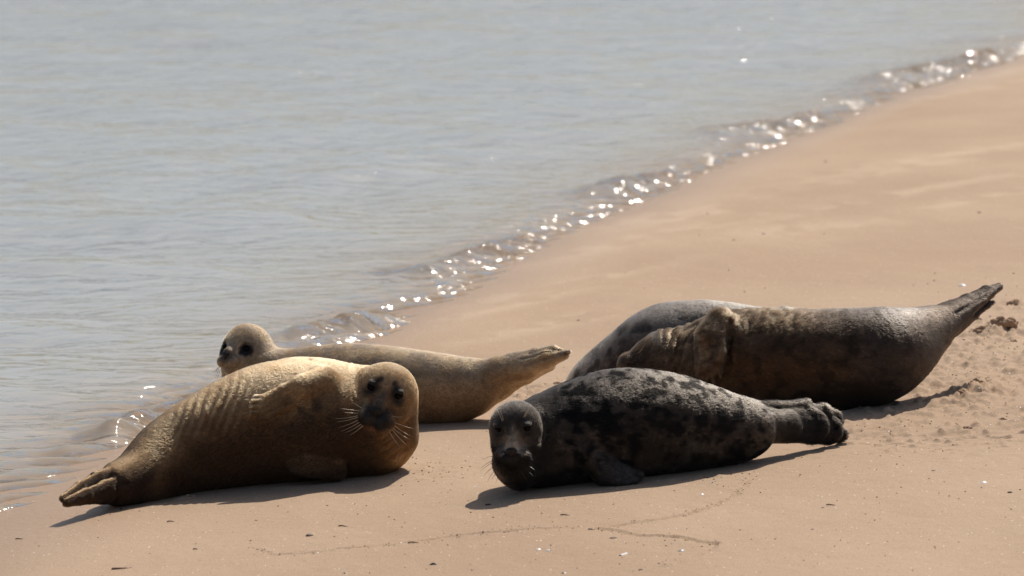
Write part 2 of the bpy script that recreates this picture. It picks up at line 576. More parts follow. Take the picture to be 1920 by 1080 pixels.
# ------------------------------------------------------------------ seals: bodies grown as one implicit surface
class Field:
    """Signed distance sampled on a lattice; u to the right, v up, w away from the viewer."""

    def __init__(s, lo, hi, h):
        s.lo, s.h = np.array(lo, float), h
        s.n = np.ceil((np.array(hi, float) - s.lo) / h).astype(int) + 1
        s.F = np.full(s.n, 60.0, np.float32)

    def box(s, lo, hi):
        a = np.clip(np.floor((np.array(lo) - s.lo) / s.h).astype(int), 0, s.n)
        b = np.clip(np.ceil((np.array(hi) - s.lo) / s.h).astype(int) + 1, 0, s.n)
        ax = [(s.lo[i] + s.h * np.arange(a[i], b[i])).astype(np.float32) for i in range(3)]
        sl = tuple(slice(a[i], b[i]) for i in range(3))
        return sl, ax[0][:, None, None], ax[1][None, :, None], ax[2][None, None, :]

    def put(s, sl, d, k, op):
        F = s.F[sl]
        if op == '-':
            d = -d
            h = np.maximum(k - np.abs(F - d), 0) / k
            s.F[sl] = np.maximum(F, d) + h * h * k * .25
        else:
            h = np.maximum(k - np.abs(F - d), 0) / k
            s.F[sl] = np.minimum(F, d) - h * h * k * .25

    def cone(s, a, b, ra, rb, k=8, op='+', n=None, sq=1.0):
        """Tapered capsule, optionally flattened by sq along n."""
        a, b = np.array(a, float), np.array(b, float)
        R_ = max(ra, rb) + k + 4 * s.h
        sl, U, V, W = s.box(np.minimum(a, b) - R_, np.maximum(a, b) + R_)
        e = b - a
        l2 = max(e @ e, 1e-6)
        t = np.clip(((U - a[0]) * e[0] + (V - a[1]) * e[1] + (W - a[2]) * e[2]) / l2, 0, 1)
        x, y, z = U - a[0] - t * e[0], V - a[1] - t * e[1], W - a[2] - t * e[2]
        q = x * x + y * y + z * z
        if n is not None:
            n = np.array(n, float); n /= np.linalg.norm(n)
            m = x * n[0] + y * n[1] + z * n[2]
            q = q - m * m + (m / sq) ** 2
        s.put(sl, np.sqrt(q) - (ra + t * (rb - ra)), k, op)

    def ball(s, c, r, k=8, op='+', axes=None):
        c = np.array(c, float)
        r = np.array(r if np.ndim(r) else (r, r, r), float)
        R_ = r.max() + k + 4 * s.h
        sl, U, V, W = s.box(c - R_, c + R_)
        x, y, z = U - c[0], V - c[1], W - c[2]
        A = np.eye(3) if axes is None else np.array(axes, float)
        q = [(x * A[i][0] + y * A[i][1] + z * A[i][2]) for i in range(3)]
        k0 = np.sqrt(sum((q[i] / r[i]) ** 2 for i in range(3)))
        k1 = np.sqrt(sum((q[i] / r[i] ** 2) ** 2 for i in range(3))) + 1e-6
        s.put(sl, k0 * (k0 - 1) / k1, k, op)

    def chain(s, pts, k=3, n=None, sq=1.0, op='+'):
        for p, q in zip(pts[:-1], pts[1:]):
            s.cone(p[:3], q[:3], p[3], q[3], k, op, n, sq)

    def mesh(s):
        F = s.F
        ins = F < 0
        nx, ny, nz = s.n
        cnt = np.zeros((nx - 1, ny - 1, nz - 1), np.int8)
        for a in (0, 1):
            for b in (0, 1):
                for c in (0, 1):
                    cnt += ins[a:nx - 1 + a, b:ny - 1 + b, c:nz - 1 + c]
        cell = np.argwhere((cnt > 0) & (cnt < 8))
        idx = np.full((nx - 1, ny - 1, nz - 1), -1, np.int32)
        idx[tuple(cell.T)] = np.arange(len(cell))
        acc = np.zeros((len(cell), 3)); num = np.zeros(len(cell))
        crn = [(a, b, c) for a in (0, 1) for b in (0, 1) for c in (0, 1)]
        for p in crn:
            for ax in range(3):
                if p[ax]:
                    continue
                q = list(p); q[ax] = 1
                fa = F[tuple((cell + p).T)]; fb = F[tuple((cell + q).T)]
                m = (fa < 0) != (fb < 0)
                t = fa[m] / (fa[m] - fb[m])
                pos = np.tile(np.array(p, float), (m.sum(), 1)); pos[:, ax] = t
                acc[m] += pos; num[m] += 1
        V = s.lo + (cell + acc / num[:, None]) * s.h
        faces = []
        for ax in range(3):
            o1, o2 = (ax + 1) % 3, (ax + 2) % 3
            sa = [slice(1, -1)] * 3; sb = [slice(1, -1)] * 3
            sa[ax] = slice(0, -1); sb[ax] = slice(1, None)
            A, B = ins[tuple(sa)], ins[tuple(sb)]
            for flip, msk in ((0, A & ~B), (1, ~A & B)):
                e = np.argwhere(msk)
                e[:, o1] += 1; e[:, o2] += 1
                q = []
                for d1, d2 in ((1, 1), (0, 1), (0, 0), (1, 0)):
                    r = e.copy(); r[:, o1] -= d1; r[:, o2] -= d2
                    q.append(idx[tuple(r.T)])
                q = np.stack(q, -1)
                faces.append(q[:, ::-1] if flip else q)
        f = np.concatenate(faces)
        f = f[(f >= 0).all(1)]
        return V, f


def edges_of(f):
    e = np.concatenate([f[:, [i, (i + 1) % 4]] for i in range(4)])
    e.sort(1)
    return np.unique(e, axis=0)


def laplace(V, e, it=2, lam=.5):
    n = len(V)
    deg = np.bincount(e.ravel(), minlength=n)[:, None]
    for _ in range(it):
        S = np.stack([np.bincount(e[:, 0], V[e[:, 1], i], n) + np.bincount(e[:, 1], V[e[:, 0], i], n) for i in range(V.shape[1])], -1)
        V = V + lam * (S / np.maximum(deg, 1) - V)
    return V


def vnormals(V, f):
    a = np.cross(V[f[:, 2]] - V[f[:, 0]], V[f[:, 3]] - V[f[:, 1]])
    nrm = np.zeros_like(V)
    for i in range(4):
        for c in range(3):
            nrm[:, c] += np.bincount(f[:, i], a[:, c], len(V))
    return nrm / (np.linalg.norm(nrm, axis=1, keepdims=True) + 1e-9)


def spline(st, m=4):
    """Catmull-Rom through stations of any width."""
    st = np.array(st, float)
    p = np.vstack([2 * st[0] - st[1], st, 2 * st[-1] - st[-2]])
    out = []
    for i in range(1, len(p) - 2):
        for j in range(m):
            t = j / m
            out.append(.5 * ((2 * p[i]) + (p[i + 1] - p[i - 1]) * t + (2 * p[i - 1] - 5 * p[i] + 4 * p[i + 1] - p[i + 2]) * t * t
                             + (3 * p[i] - p[i - 1] - 3 * p[i + 1] + p[i + 2]) * t ** 3))
    out.append(p[-2])
    return np.array(out)


class Seal:
    """Working frame of one animal: pixels of the photo across, w pixels in depth."""

    def __init__(s, ground, push=0.0):
        # ground: (px, py, r) stations whose underside lies on the sand
        Zs = []
        for (a, b, r) in ground:
            lo, hi = 12.0, 60.0
            for _ in range(50):
                Z = (lo + hi) / 2
                P = to_world(a, b, Z)
                if P[2] - ground_base(P[0], P[1]) > .92 * r * Z / FPX:
                    lo = Z
                else:
                    hi = Z
            Zs.append(lo + push)
        g = np.array(ground)
        s.Z0 = float(np.mean(Zs))
        s.m = s.Z0 / FPX
        s.px0 = g[:, 0].mean()
        if len(g) > 1:
            s.k, s.c = np.polyfit(g[:, 0] - s.px0, (np.array(Zs) - s.Z0) / s.m, 1)
        else:
            s.k, s.c = 0.0, 0.0
        print('seal Z0 %.2f slope %.3f' % (s.Z0, s.k))

    def w(s, px):
        return s.c + s.k * (px - s.px0) + s.bend(px)

    @staticmethod
    def bend(px):
        return 0.0

    def P(s, px, py, dw=0.0):
        """Local point: pixel position and depth relative to the body axis there."""
        return np.array([px, -py, s.w(px) + dw])

    def world(s, V):
        V = np.asarray(V, float)
        return to_world(V[..., 0], -V[..., 1], s.Z0 + V[..., 2] * s.m)


def head_axes(yaw, pitch, roll):
    """yaw: turn to image left, pitch: nod down, roll: clockwise in the picture (degrees)."""
    y, p, r = R(yaw), R(pitch), R(roll)
    Fv = np.array([0, -math.sin(p), -math.cos(p)])
    Uv = np.array([0, math.cos(p), -math.sin(p)])
    Sv = np.array([1.0, 0, 0])
    Ry = np.array([[math.cos(y), 0, math.sin(y)], [0, 1, 0], [-math.sin(y), 0, math.cos(y)]])
    Rr = np.array([[math.cos(r), math.sin(r), 0], [-math.sin(r), math.cos(r), 0], [0, 0, 1]])
    A = Rr @ Ry
    return A @ Fv, A @ Uv, A @ Sv


class Head:
    def __init__(s, c, Rr, yaw, pitch, roll, **k):
        s.c, s.R = np.array(c, float), Rr
        s.F, s.U, s.S = head_axes(yaw, pitch, roll)
        p = dict(eyeF=.74, eyeU=.30, eyeS=.50, eyeR=.19, muzU=-.42, muzF=1.12, muzR=.40, padS=.21, padR=.30, bridge=.30, noseF=1.46, noseU=-.2, crown=.92, lid=1, ns=1.0)
        p.update(k)
        s.p = p

    def at(s, f, u, sd=0.0):
        return s.c + s.R * (f * s.F + u * s.U + sd * s.S)

    def build(s, fd):
        p, r = s.p, s.R
        A = (s.F, s.U, s.S)
        at = s.at
        mF, mU, nU = p['muzF'], p['muzU'], p['noseU']
        fd.ball(s.c, (r * 1.02, r * p['crown'], r * .97), r * .25, axes=A)
        # cheeks, jaw
        for q in (-1, 1):
            fd.ball(at(.40, mU + .10, .44 * q), r * .48, r * .22)
        fd.cone(at(.10, -.35), at(mF - .12, mU - .26), r * .60, r * .26, r * .18)
        # bridge of the nose, narrow between the eyes
        fd.cone(at(.62, p['eyeU'] - .06), at(mF + .12, nU + .02), r * p['bridge'], r * .22, r * .14)
        # muzzle and the two whisker pads
        fd.cone(at(.60, mU + .08), at(mF - .05, mU), r * .46, r * p['muzR'], r * .14)
        for q in (-1, 1):
            fd.ball(at(mF + .10, mU - .04, p['padS'] * q), (r * p['padR'] * 1.05, r * p['padR'] * .92, r * p['padR']), r * .07, axes=A)
        # chin
        fd.ball(at(mF - .04, mU - .36), (r * .22, r * .16, r * .28), r * .07, axes=A)
        # sockets with a heavy upper lid
        for q in (-1, 1):
            e = p['eyeS'] * q
            fd.ball(at(p['eyeF'] + .16, p['eyeU'] - .03, e * 1.14), r * (p['eyeR'] + .03), r * .20, '-')
            if p['lid']:
                fd.ball(at(p['eyeF'] - .05, p['eyeU'] + .14, e * 1.0), (r * .17 * p['lid'], r * .085 * p['lid'], r * .20 * p['lid']), r * .12, axes=A)
        # groove between the pads, mouth line
        fd.cone(at(mF + .52, mU + .05), at(mF + .40, mU - .26), r * .03, r * .05, r * .08, '-')
        for q in (-1, 1):
            fd.cone(at(mF + .30, mU - .36, 0), at(mF - .08, mU - .27, q * .58), r * .045, r * .035, r * .06, '-')
        # ear holes
        for q in (-1, 1):
            fd.ball(at(-.02, p['eyeU'] + .02, q * 1.0), r * .05, r * .05, '-')

    def nose_field(s):
        """Small nose pad with two slanted nostrils."""
        p, r = s.p, s.R
        A = (s.F, s.U, s.S)
        c = s.at(p['noseF'], p['noseU'])
        fd = Field(c - r * .42, c + r * .42, r * .022)
        k = p['ns']
        fd.ball(c, (r * .13 * k, r * .14 * k, r * .22 * k), 2, axes=A)
        fd.ball(s.at(p['noseF'] - .02, p['noseU'] - .13), (r * .11, r * .13 * k, r * .09 * k), r * .06, axes=A)
        for q in (-1, 1):
            fd.cone(s.at(p['noseF'] + .15, p['noseU'] + .08, .16 * q), s.at(p['noseF'] + .15, p['noseU'] - .06, .07 * q), r * .07, r * .05, r * .03, '-')
        return fd


def ball_mesh(c, rad, axes, n=20):
    vs, fs = [], []
    for i in range(n + 1):
        th = math.pi * i / n
        for j in range(2 * n):
            ph = math.pi * j / n
            d = np.array([math.cos(th), math.sin(th) * math.cos(ph), math.sin(th) * math.sin(ph)])
            vs.append(np.array(c) + sum(d[q] * rad[q] * np.array(axes[q]) for q in range(3)))
    for i in range(n):
        for j in range(2 * n):
            a = i * 2 * n + j
            b = i * 2 * n + (j + 1) % (2 * n)
            fs.append((a, b, b + 2 * n, a + 2 * n))
    return np.array(vs), fs


def tube(pts, rad, n=5):
    """Tube through points with given radii, closed by the taper."""
    pts = np.array(pts, float)
    vs, fs = [], []
    for i, p in enumerate(pts):
        tg = pts[min(i + 1, len(pts) - 1)] - pts[max(i - 1, 0)]
        tg /= np.linalg.norm(tg) + 1e-9
        a = np.cross(tg, [0.31, .2, .93]); a /= np.linalg.norm(a) + 1e-9
        b = np.cross(tg, a)
        for j in range(n):
            t = 2 * math.pi * j / n
            vs.append(p + rad[i] * (math.cos(t) * a + math.sin(t) * b))
    for i in range(len(pts) - 1):
        for j in range(n):
            fs.append((i * n + j, i * n + (j + 1) % n, (i + 1) * n + (j + 1) % n, (i + 1) * n + j))
    fs.append(tuple(range(n))[::-1]); fs.append(tuple(range((len(pts) - 1) * n, len(pts) * n)))
    return vs, fs


def join(parts):
    V, F = [], []
    for v, f in parts:
        o = len(V)
        V += [tuple(x) for x in v]
        F += [tuple(i + o for i in q) for q in f]
    return np.array(V), F


def finish(sl, fd, root, coat, flow, furlen=4.0, nfur=45000, wrinkle=None, furlift=.22, seed=1, smooth=2, furtone=.5):
    """Field -> body mesh and fur under root. coat(u, py, w, n) gives the colour, flow(u, py, w) the lie of the hair."""
    V, f = fd.mesh()
    e = edges_of(f)
    V = laplace(V, e, smooth, .5)
    n = vnormals(V, f)
    if wrinkle is not None:
        V = V + n * wrinkle(V[:, 0], -V[:, 1], V[:, 2], n)[:, None]
        n = vnormals(V, f)
    c = np.clip(coat(V[:, 0], -V[:, 1], V[:, 2], n), .003, .95)
    W = sl.world(V)
    wn = vnormals(W, f)
    cen = (W * 1).mean(0)
    # make sure the faces look outwards
    if ((W - cen) * wn).sum() < 0:
        f = f[:, ::-1].copy(); wn = -wn; n = -n
    base = np.array(root.location)
    body = mesh_obj('body', W - base, f, M_COAT, root)
    a = body.data.attributes.new('coat', 'FLOAT_COLOR', 'POINT')
    a.data.foreach_set('color', np.concatenate([c * .72, np.ones((len(c), 1))], 1).astype(np.float32).ravel())
    # fur
    r = np.random.default_rng(seed)
    area = .5 * np.linalg.norm(np.cross(W[f[:, 2]] - W[f[:, 0]], W[f[:, 3]] - W[f[:, 1]]), axis=1)
    fi = r.choice(len(f), nfur, p=area / area.sum())
    s_, t_ = r.random(nfur), r.random(nfur)
    q = f[fi]
    wt = np.stack([(1 - s_) * (1 - t_), s_ * (1 - t_), s_ * t_, (1 - s_) * t_], -1)[..., None]
    p0 = (W[q] * wt).sum(1)
    nn = (wn[q] * wt).sum(1)
    pl = (V[q] * wt).sum(1)
    nl = (n[q] * wt).sum(1)
    cc = (c[q] * wt).sum(1)
    fl, ln = flow(pl[:, 0], -pl[:, 1], pl[:, 2], nl)          # local direction, relative length
    fw = fl[:, :1] * np.array([1, 0, 0]) + fl[:, 1:2] * np.array([0, SP, CP]) + fl[:, 2:3] * np.array([0, CP, -SP])
    fw = fw + r.normal(0, .18, fw.shape)
    fw = fw - (fw * nn).sum(1, keepdims=True) * nn
    fw /= np.linalg.norm(fw, axis=1, keepdims=True) + 1e-6
    L = furlen * sl.m * ln * r.uniform(.6, 1.25, nfur)
    keep = L > .0008
    p0, nn, fw, L, cc = p0[keep], nn[keep], fw[keep], L[keep], cc[keep]
    lift = furlift * r.uniform(.5, 1.5, len(L))[:, None]
    d0 = fw + nn * lift * 1.8; d0 /= np.linalg.norm(d0, axis=1, keepdims=True)
    d1 = fw + nn * lift * .6; d1 /= np.linalg.norm(d1, axis=1, keepdims=True)
    pts = np.stack([p0 - nn * .001, p0 + d0 * L[:, None] * .5, p0 + d0 * L[:, None] * .5 + d1 * L[:, None] * .5], 1)
    cu = bpy.data.hair_curves.new('fur')
    cu.add_curves([3] * len(L))
    cu.attributes['position'].data.foreach_set('vector', (pts - base).astype(np.float32).ravel())
    ra = cu.attributes.get('radius') or cu.attributes.new('radius', 'FLOAT', 'POINT')
    ra.data.foreach_set('value', np.tile(np.array([.0005, .0004, .0001], np.float32), len(L)))
    cc = np.clip(furtone * cc ** 1.3 * r.uniform(.82, 1.2, (len(cc), 1)), .0015, .95)
    ca = cu.attributes.new('coat', 'FLOAT_COLOR', 'CURVE')
    ca.data.foreach_set('color', np.concatenate([cc, np.ones((len(cc), 1))], 1).astype(np.float32).ravel())
    cu.materials.append(M_FUR)
    fo = bpy.data.objects.new('fur', cu)
    col.objects.link(fo)
    fo.parent = root
    fo['kind'] = 'stuff'
    return body


def seal_root(sl, px, py, label, name='seal'):
    o = bpy.data.objects.new(name, None)
    o.empty_display_size = .2
    o.location = tuple(on_ground(px, py))
    col.objects.link(o)
    tag(o, label, 'seal', 'seals resting on the beach')
    bpy.context.view_layer.update()
    return o


def add_face(sl, root, hd, nose=True, closed=False, eye_scale=1.0, skip=()):
    p, r = hd.p, hd.R
    ax = (hd.F, hd.U, hd.S)
    for q in (-1, 1):
        if q in skip:
            continue
        e = r * p['eyeR'] * eye_scale
        v, f = ball_mesh(hd.at(p['eyeF'] - .08, p['eyeU'] - .02, (p['eyeS'] + .0) * q), (e, e * .85, e), ax, 12)
        mesh_obj('eye', sl.world(v) - np.array(root.location), f, M_EYE, root)
    if nose:
        v, f = hd.nose_field().mesh()
        v = laplace(v, edges_of(f), 1)
        W = sl.world(v)
        if ((W - W.mean(0)) * vnormals(W, f)).sum() < 0:
            f = f[:, ::-1].copy()
        mesh_obj('nose', W - np.array(root.location), f, M_NOSE, root)


def add_whiskers(sl, root, items, mat, th=.75):
    """items: (start px, py, w) (end px, py, w) sag in px, one mesh per side."""
    parts = []
    for a, b, sag in items:
        a, b = np.array(a, float), np.array(b, float)
        pts = [a + (b - a) * t + np.array([0, -sag * 4 * t * (1 - t) * -1, 0]) for t in np.linspace(0, 1, 7)]
        parts.append(tube(pts, [th * (1 - t * .8) for t in np.linspace(0, 1, 7)], 4))
    v, f = join(parts)
    return mesh_obj('whiskers', sl.world(v) - np.array(root.location), f, mat, root)


def add_claw(sl, root, a, b, r0, mat):
    a, b = np.array(a, float), np.array(b, float)
    mid = (a + b) / 2 + np.array([0, .8, 0])
    v, f = tube([a, mid, b], [r0, r0 * .8, r0 * .15], 6)
    return mesh_obj('claw', sl.world(v) - np.array(root.location), f, mat, root)


def noise_l(u, v, w, s, o=3, z=0.0):
    return fbm(u / s + z, v / s, w / s, o)


def mix(a, b, t):
    t = np.asarray(t)[..., None]
    return np.asarray(a) * (1 - t) + np.asarray(b) * t


def near(u, v, cx, cy, rx, ry=None, ang=0):
    ry = ry or rx
    c, s = math.cos(R(ang)), math.sin(R(ang))
    x, y = (u - cx) * c + (v - cy) * s, -(u - cx) * s + (v - cy) * c
    return np.exp(-((x / rx) ** 2 + (y / ry) ** 2))


def lay(du, dv, dw=0.0):
    d = np.array([du, -dv, dw], float)
    return d / np.linalg.norm(d)


H = 2.2   # lattice spacing in photo pixels (about 5 mm)


# ---- tan seal lying on its side, belly to the camera, face turned to us
def seal_tan():
    sl = Seal([(340, 853, 80), (400, 827, 93), (480, 801, 109), (560, 789, 116), (640, 793, 109)])
    sl.bend = lambda px: -225 * min(max((335 - px) / 215, 0), 1.1) ** 1.3     # tail swung towards us
    root = seal_root(sl, 560, 906, 'golden tan seal lying on its side, belly towards us, green tag on its hind flipper')
    fd = Field((100, -985, min(sl.w(400) - 230, sl.w(110) - 90)), (800, -660, sl.w(700) + 150), H)
    P = sl.P
    st = [(222, 908, 38), (262, 896, 53), (300, 876, 69), (340, 853, 80), (400, 827, 93), (480, 801, 109), (560, 788.5, 116), (625, 791, 111), (665, 801, 101), (688, 807, 92)]
    ch = spline([(a, -b, sl.w(a), r) for a, b, r in st], 4)
    fd.chain(ch, 4)
    # hind flippers, one on the other
    fn = np.array([.25, -.45, -1.0])
    fd.chain([(*P(262, 888, 14), 30), (*P(215, 890, 16), 21)], 8)
    fd.chain([(*P(225, 889, 16), 22), (*P(180, 902, 16), 15.5), (*P(150, 915.5, 14), 11.5), (*P(126, 931, 14), 7.5)], 6, fn, .6)
    fd.chain([(*P(250, 912, -8), 36), (*P(225, 917, -10), 29)], 8)
    fd.chain([(*P(230, 916, -10), 30), (*P(195, 923, -12), 22), (*P(160, 930.5, -14), 14), (*P(126, 941, -14), 6)], 6, fn, .45)
    for q, (tx, ty) in enumerate([(118, 934), (122, 939)]):
        fd.cone(P(150, 916 + 4 * q, 10), P(tx, ty, 8 - 6 * q), 8, 4.5, 4)
    fd.cone(P(170, 938, -4), P(124, 944.5, -8), 6, 3.6, 3)
    fd.cone(P(268, 900, -56), P(135, 927, -22), 2.4, 1.4, 4, '-')
    fd.cone(P(150, 934, -26), P(122, 939, -20), 1.5, 1.8, 3, '-')
    # neck and chin folds
    hd = Head(P(729, 734, -80), 54, 9, 24, 18, crown=.99, lid=.8, eyeU=.33, muzU=-.56, muzF=1.12, muzR=.40, padS=.30, padR=.37, eyeS=.50, eyeF=.82, eyeR=.17, noseF=1.50, noseU=-.17)
    fd.cone(P(690, 795, 0), P(730, 752, -52), 84, 46, 14)
    fd.cone(P(660, 765, 4), P(722, 742, -48), 66, 44, 14)
    fd.cone(P(716, 800, -30), P(728, 770, -60), 62, 44, 14)
    fd.cone(P(737, 742, -66), P(731, 815, -28), 44, 50, 16)
    fd.cone(P(668, 742, -10), P(712, 728, -62), 52, 44, 14)
    hd.build(fd)
    fd.cone(P(705, 812, -92), P(712, 845, -62), 22, 34, 20)
    # fore flipper held across the chest
    n = np.array([-.1, .35, -1.0])
    tips = [(479, 744, -108), (474, 752.5, -113), (473, 763, -117), (475, 774, -119), (484, 783, -119)]
    fd.cone(P(604, 716, -80), P(560, 728, -104), 30, 24, 14)
    for q, (tx, ty, tw) in enumerate(tips):
        a = P(566 - q * 3, 716 + q * 9, -108)
        b = P(tx + 16, ty + (q - 2) * -.5, tw - 5)
        mid = (a + b) / 2 + np.array([0, 2, -2])
        fd.cone(a, mid, 13, 8.2, 5)
        fd.cone(mid, b, 8.2, 5.6, 4)
        fd.cone(b, P(tx, ty, tw - 3), 5.6, 3.4, 3)
    fd.cone(P(582, 694, -84), P(500, 719, -101), 2.5, 3.5, 7, '-')
    fd.cone(P(575, 744, -117), P(500, 784, -112), 2.0, 3.0, 6, '-')
    # lower fore flipper
    for q, (tx, ty) in enumerate([(545, 861), (541, 868), (542, 876), (547, 883), (556, 887)]):
        a = P(632, 866 + q * 5, -80)
        b = P(572 + q, 857 + q * 7, -96)
        fd.cone(a, b, 15, 8.5, 6)
        fd.cone(b, P(tx, ty, -95), 7, 3.6, 3)

    def wrinkle(u, v, w, n):
        # ribs of loose skin across the flank
        ph = u + (v - 800) * .30 + 9 * (fbm(u / 60, v / 60, w / 90, 2) - .5)
        m = sstep(300, 345, u) * sstep(500, 440, u) * sstep(880, 800, v - (u - 340) * -.42) * np.clip(-n[:, 2] + .75, 0, 1) * (.12 + .88 * sstep(.9, .5, n[:, 1])) * (.35 + 1.1 * noise_l(u, v, w, 38, 2, 8))
        d = 1.7 * np.sin(ph * 6.283 / 17.0) * m * (.5 + noise_l(u, v, w, 45, 2, 3))
        m2 = sstep(645, 660, u) * sstep(682, 672, u) * sstep(790, 740, v)
        d += .2 * np.sin((u - v * .15 + 8 * noise_l(u, v, w, 30)) * 6.283 / 11.0) * m2
        # creases under the chin and over the chest
        d += near(u, v, 725, 850, 32, 40) * 1.6 * np.sin((v + u * .6 + 10 * noise_l(u, v, w, 30)) * 6.283 / 15)
        d += (noise_l(u, v, w, 26) - .5) * 1.5 + (noise_l(u, v, w, 80, 2) - .5) * 4
        return d

    def coat(u, v, w, n):
        g = noise_l(u, v, w, 40, 4)
        c = mix((.43, .265, .135), (.57, .385, .215), sstep(.3, .7, g))
        # greyer brown belly, darkened further by shade painted into the coat
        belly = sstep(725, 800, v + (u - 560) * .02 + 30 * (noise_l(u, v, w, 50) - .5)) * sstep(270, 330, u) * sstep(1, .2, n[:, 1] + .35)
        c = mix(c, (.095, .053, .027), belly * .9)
        c = mix(c, (.085, .06, .042), sstep(.3, .75, noise_l(u, v, w, 30, 4, 5)) * near(u, v, 585, 772, 75, 50) * .9 * sstep(.6, .3, n[:, 1]))  # painted soft shade below the fore flipper
        c = mix(c, (.085, .05, .027), sstep(335, 265, u + 20 * (noise_l(u, v, w, 30) - .5)) * (.86 + .14 * sstep(.9, .5, n[:, 1])))  # shade on the hind flippers put into the coat colour
        c = mix(c, (.40, .22, .085), near(u, v, 745, 850, 40, 70) * .7)
        c = mix(c, (.20, .125, .07), near(u, v, 582, 871, 36, 16) * .9)
        # dark mask: muzzle, bridge and round the eyes
        e3 = np.stack([u, -v, w], -1)
        rag = (noise_l(u, v, w, 9, 3) - .5) * 14
        f_, u_, s_ = [(e3 - hd.c) @ a_ / hd.R for a_ in (hd.F, hd.U, hd.S)]
        face = sstep(.55, .8, f_)
        br = np.exp(-(s_ / (.30 + .24 * sstep(.3, -.4, u_))) ** 2) * sstep(.62, .2, u_ + rag / 90) * sstep(-1.0, -.75, u_) * face
        c = mix(c, (.125, .10, .083), br * .85)
        for q in (-1, 1):
            x_, y_ = s_ - .53 * q, u_ - .34
            x_ = x_ - .25 * q * -1 * y_
            e = np.hypot(x_ / .32, y_ / .40) + rag / 50
            c = mix(c, (.030, .024, .020), sstep(1.35, .65, e) * face)
            e = np.linalg.norm(e3 - hd.at(.74, .70, .27 * q), axis=1)
            c = mix(c, (.05, .04, .03), sstep(9, 4, e + rag * .3) * .9)
        mz = np.hypot(s_ / (.62 - .18 * sstep(-.5, -.1, u_)), (u_ + .50) / .42) + rag / 80
        c = mix(c, (.040, .033, .029), sstep(1.3, .7, mz) * sstep(.85, 1.2, f_))
        c = mix(c, (.30, .15, .085), np.exp(-(s_ / .40) ** 2) * np.exp(-((u_ + .93) / .10) ** 2) * sstep(.7, .9, f_) * .9)
        c = mix(c, (.55, .40, .24), np.exp(-((s_ + .52) / .10) ** 2) * np.exp(-((u_ + .25) / .25) ** 2) * sstep(.8, 1.0, f_) * .8)  # sunlit left edge of the muzzle, painted pale
        e = np.linalg.norm(e3 - hd.at(.0, .35, 1.0), axis=1)
        c = mix(c, (.05, .04, .03), sstep(9, 4, e))
        for (a, b) in ((556, 701), (586, 675)):
            c = mix(c, (.09, .05, .03), np.clip(near(u, v, a, b, 4.5, 1.9) * 1.4, 0, 1))
        c = c * (.80 + .4 * noise_l(u, v, w, 7, 2))[:, None]
        return c

    def flow(u, v, w, n):
        d = np.tile(lay(-1, .35), (len(u), 1))
        hdm = (np.linalg.norm(np.stack([u, -v, w], -1) - hd.c, axis=1) < hd.R * 1.25)
        d[hdm] = -hd.F * .7 + np.array([.0, .5, .4])
        ln = np.where(hdm, .55, 1.0)
        e = np.linalg.norm(np.stack([u, -v, w], -1) - hd.at(1.3, -.45), axis=1)
        ln = ln * sstep(.2, .8, e / hd.R)
        for q in (-1, 1):
            e = np.linalg.norm(np.stack([u, -v, w], -1) - hd.at(.84, .27, .52 * q), axis=1)
            ln = ln * sstep(.14, .4, e / hd.R)
        return d, ln

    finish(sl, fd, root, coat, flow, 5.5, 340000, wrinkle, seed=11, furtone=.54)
    add_face(sl, root, hd, eye_scale=1.0)
    e0 = P(675, 778, -90)
    L = [((675, 766, 0), (660, 754, -14), 0), ((674, 771, 0), (638, 766, -20), 0), ((672, 774, 0), (644, 773, -18), -1), ((674, 777, 0), (629, 785, -18), -2),
         ((675, 779, 0), (631, 791, -16), -2), ((676, 782, 0), (628, 803, -10), -3), ((677, 786, 0), (639, 809, -10), -2), ((679, 790, 0), (648, 811, -6), -2), ((681, 793, 0), (655, 816, -4), -2)]
    w0 = hd.at(1.22, -.55)[2] - 4
    add_whiskers(sl, root, [((a[0] + 5, -a[1], w0 + 3), (b[0], -b[1], w0 + b[2]), s_) for a, b, s_ in L], M_WHISKER)
    Rr = [((726, 781), (754, 782), 0), ((726, 783), (775, 804), -2), ((734, 790), (769, 817), -2), ((733, 796), (768, 824), -2), ((737, 802), (763, 835), -2), ((732, 806), (750, 838), -2)]
    add_whiskers(sl, root, [((a[0] - 4, -a[1], w0 + 3), (b[0], -b[1], w0 - 12), s_) for a, b, s_ in Rr], M_WHISKER)
    for q, (tx, ty, tw) in enumerate(tips):
        add_claw(sl, root, P(tx + 3, ty, tw - 5), P(tx - 5.5, ty + 1.5, tw - 6), 2.4, M_CLAW if q < 3 else M_CLAW_DARK)
    for q, (tx, ty) in enumerate([(545, 861), (541, 868), (542, 876), (547, 883), (556, 887)]):
        add_claw(sl, root, P(tx + 3, ty, -97), P(tx - 4, ty + 1.5, -98), 2.0, M_CLAW_DARK)
    # small green tag in the web of the hind flipper
    v, f = [], []
    for (a, b, hh) in ((P(172, 893, 14), P(176, 884.5, 14), 2.6),):
        pass
    quad = [(170.0, 896.5), (174.0, 897.5), (175.5, 894.0), (179.0, 890.0), (178.5, 886.0), (174.0, 885.0), (170.5, 887.0), (169.5, 892.0)]
    for dw in (12.0, 15.5):
        v += [P(a, b, dw) for a, b in quad]
    nq = len(quad)
    f = [tuple(range(nq)), tuple(range(2 * nq - 1, nq - 1, -1))] + [((i + 1) % nq, i, nq + i, nq + (i + 1) % nq) for i in range(nq)]
    tg = mesh_obj('flipper_tag', sl.world(np.array(v)) - np.array(root.location), f, M_TAG, root, False)
    tg['label'] = 'small green plastic tag on the hind flipper'
    return root


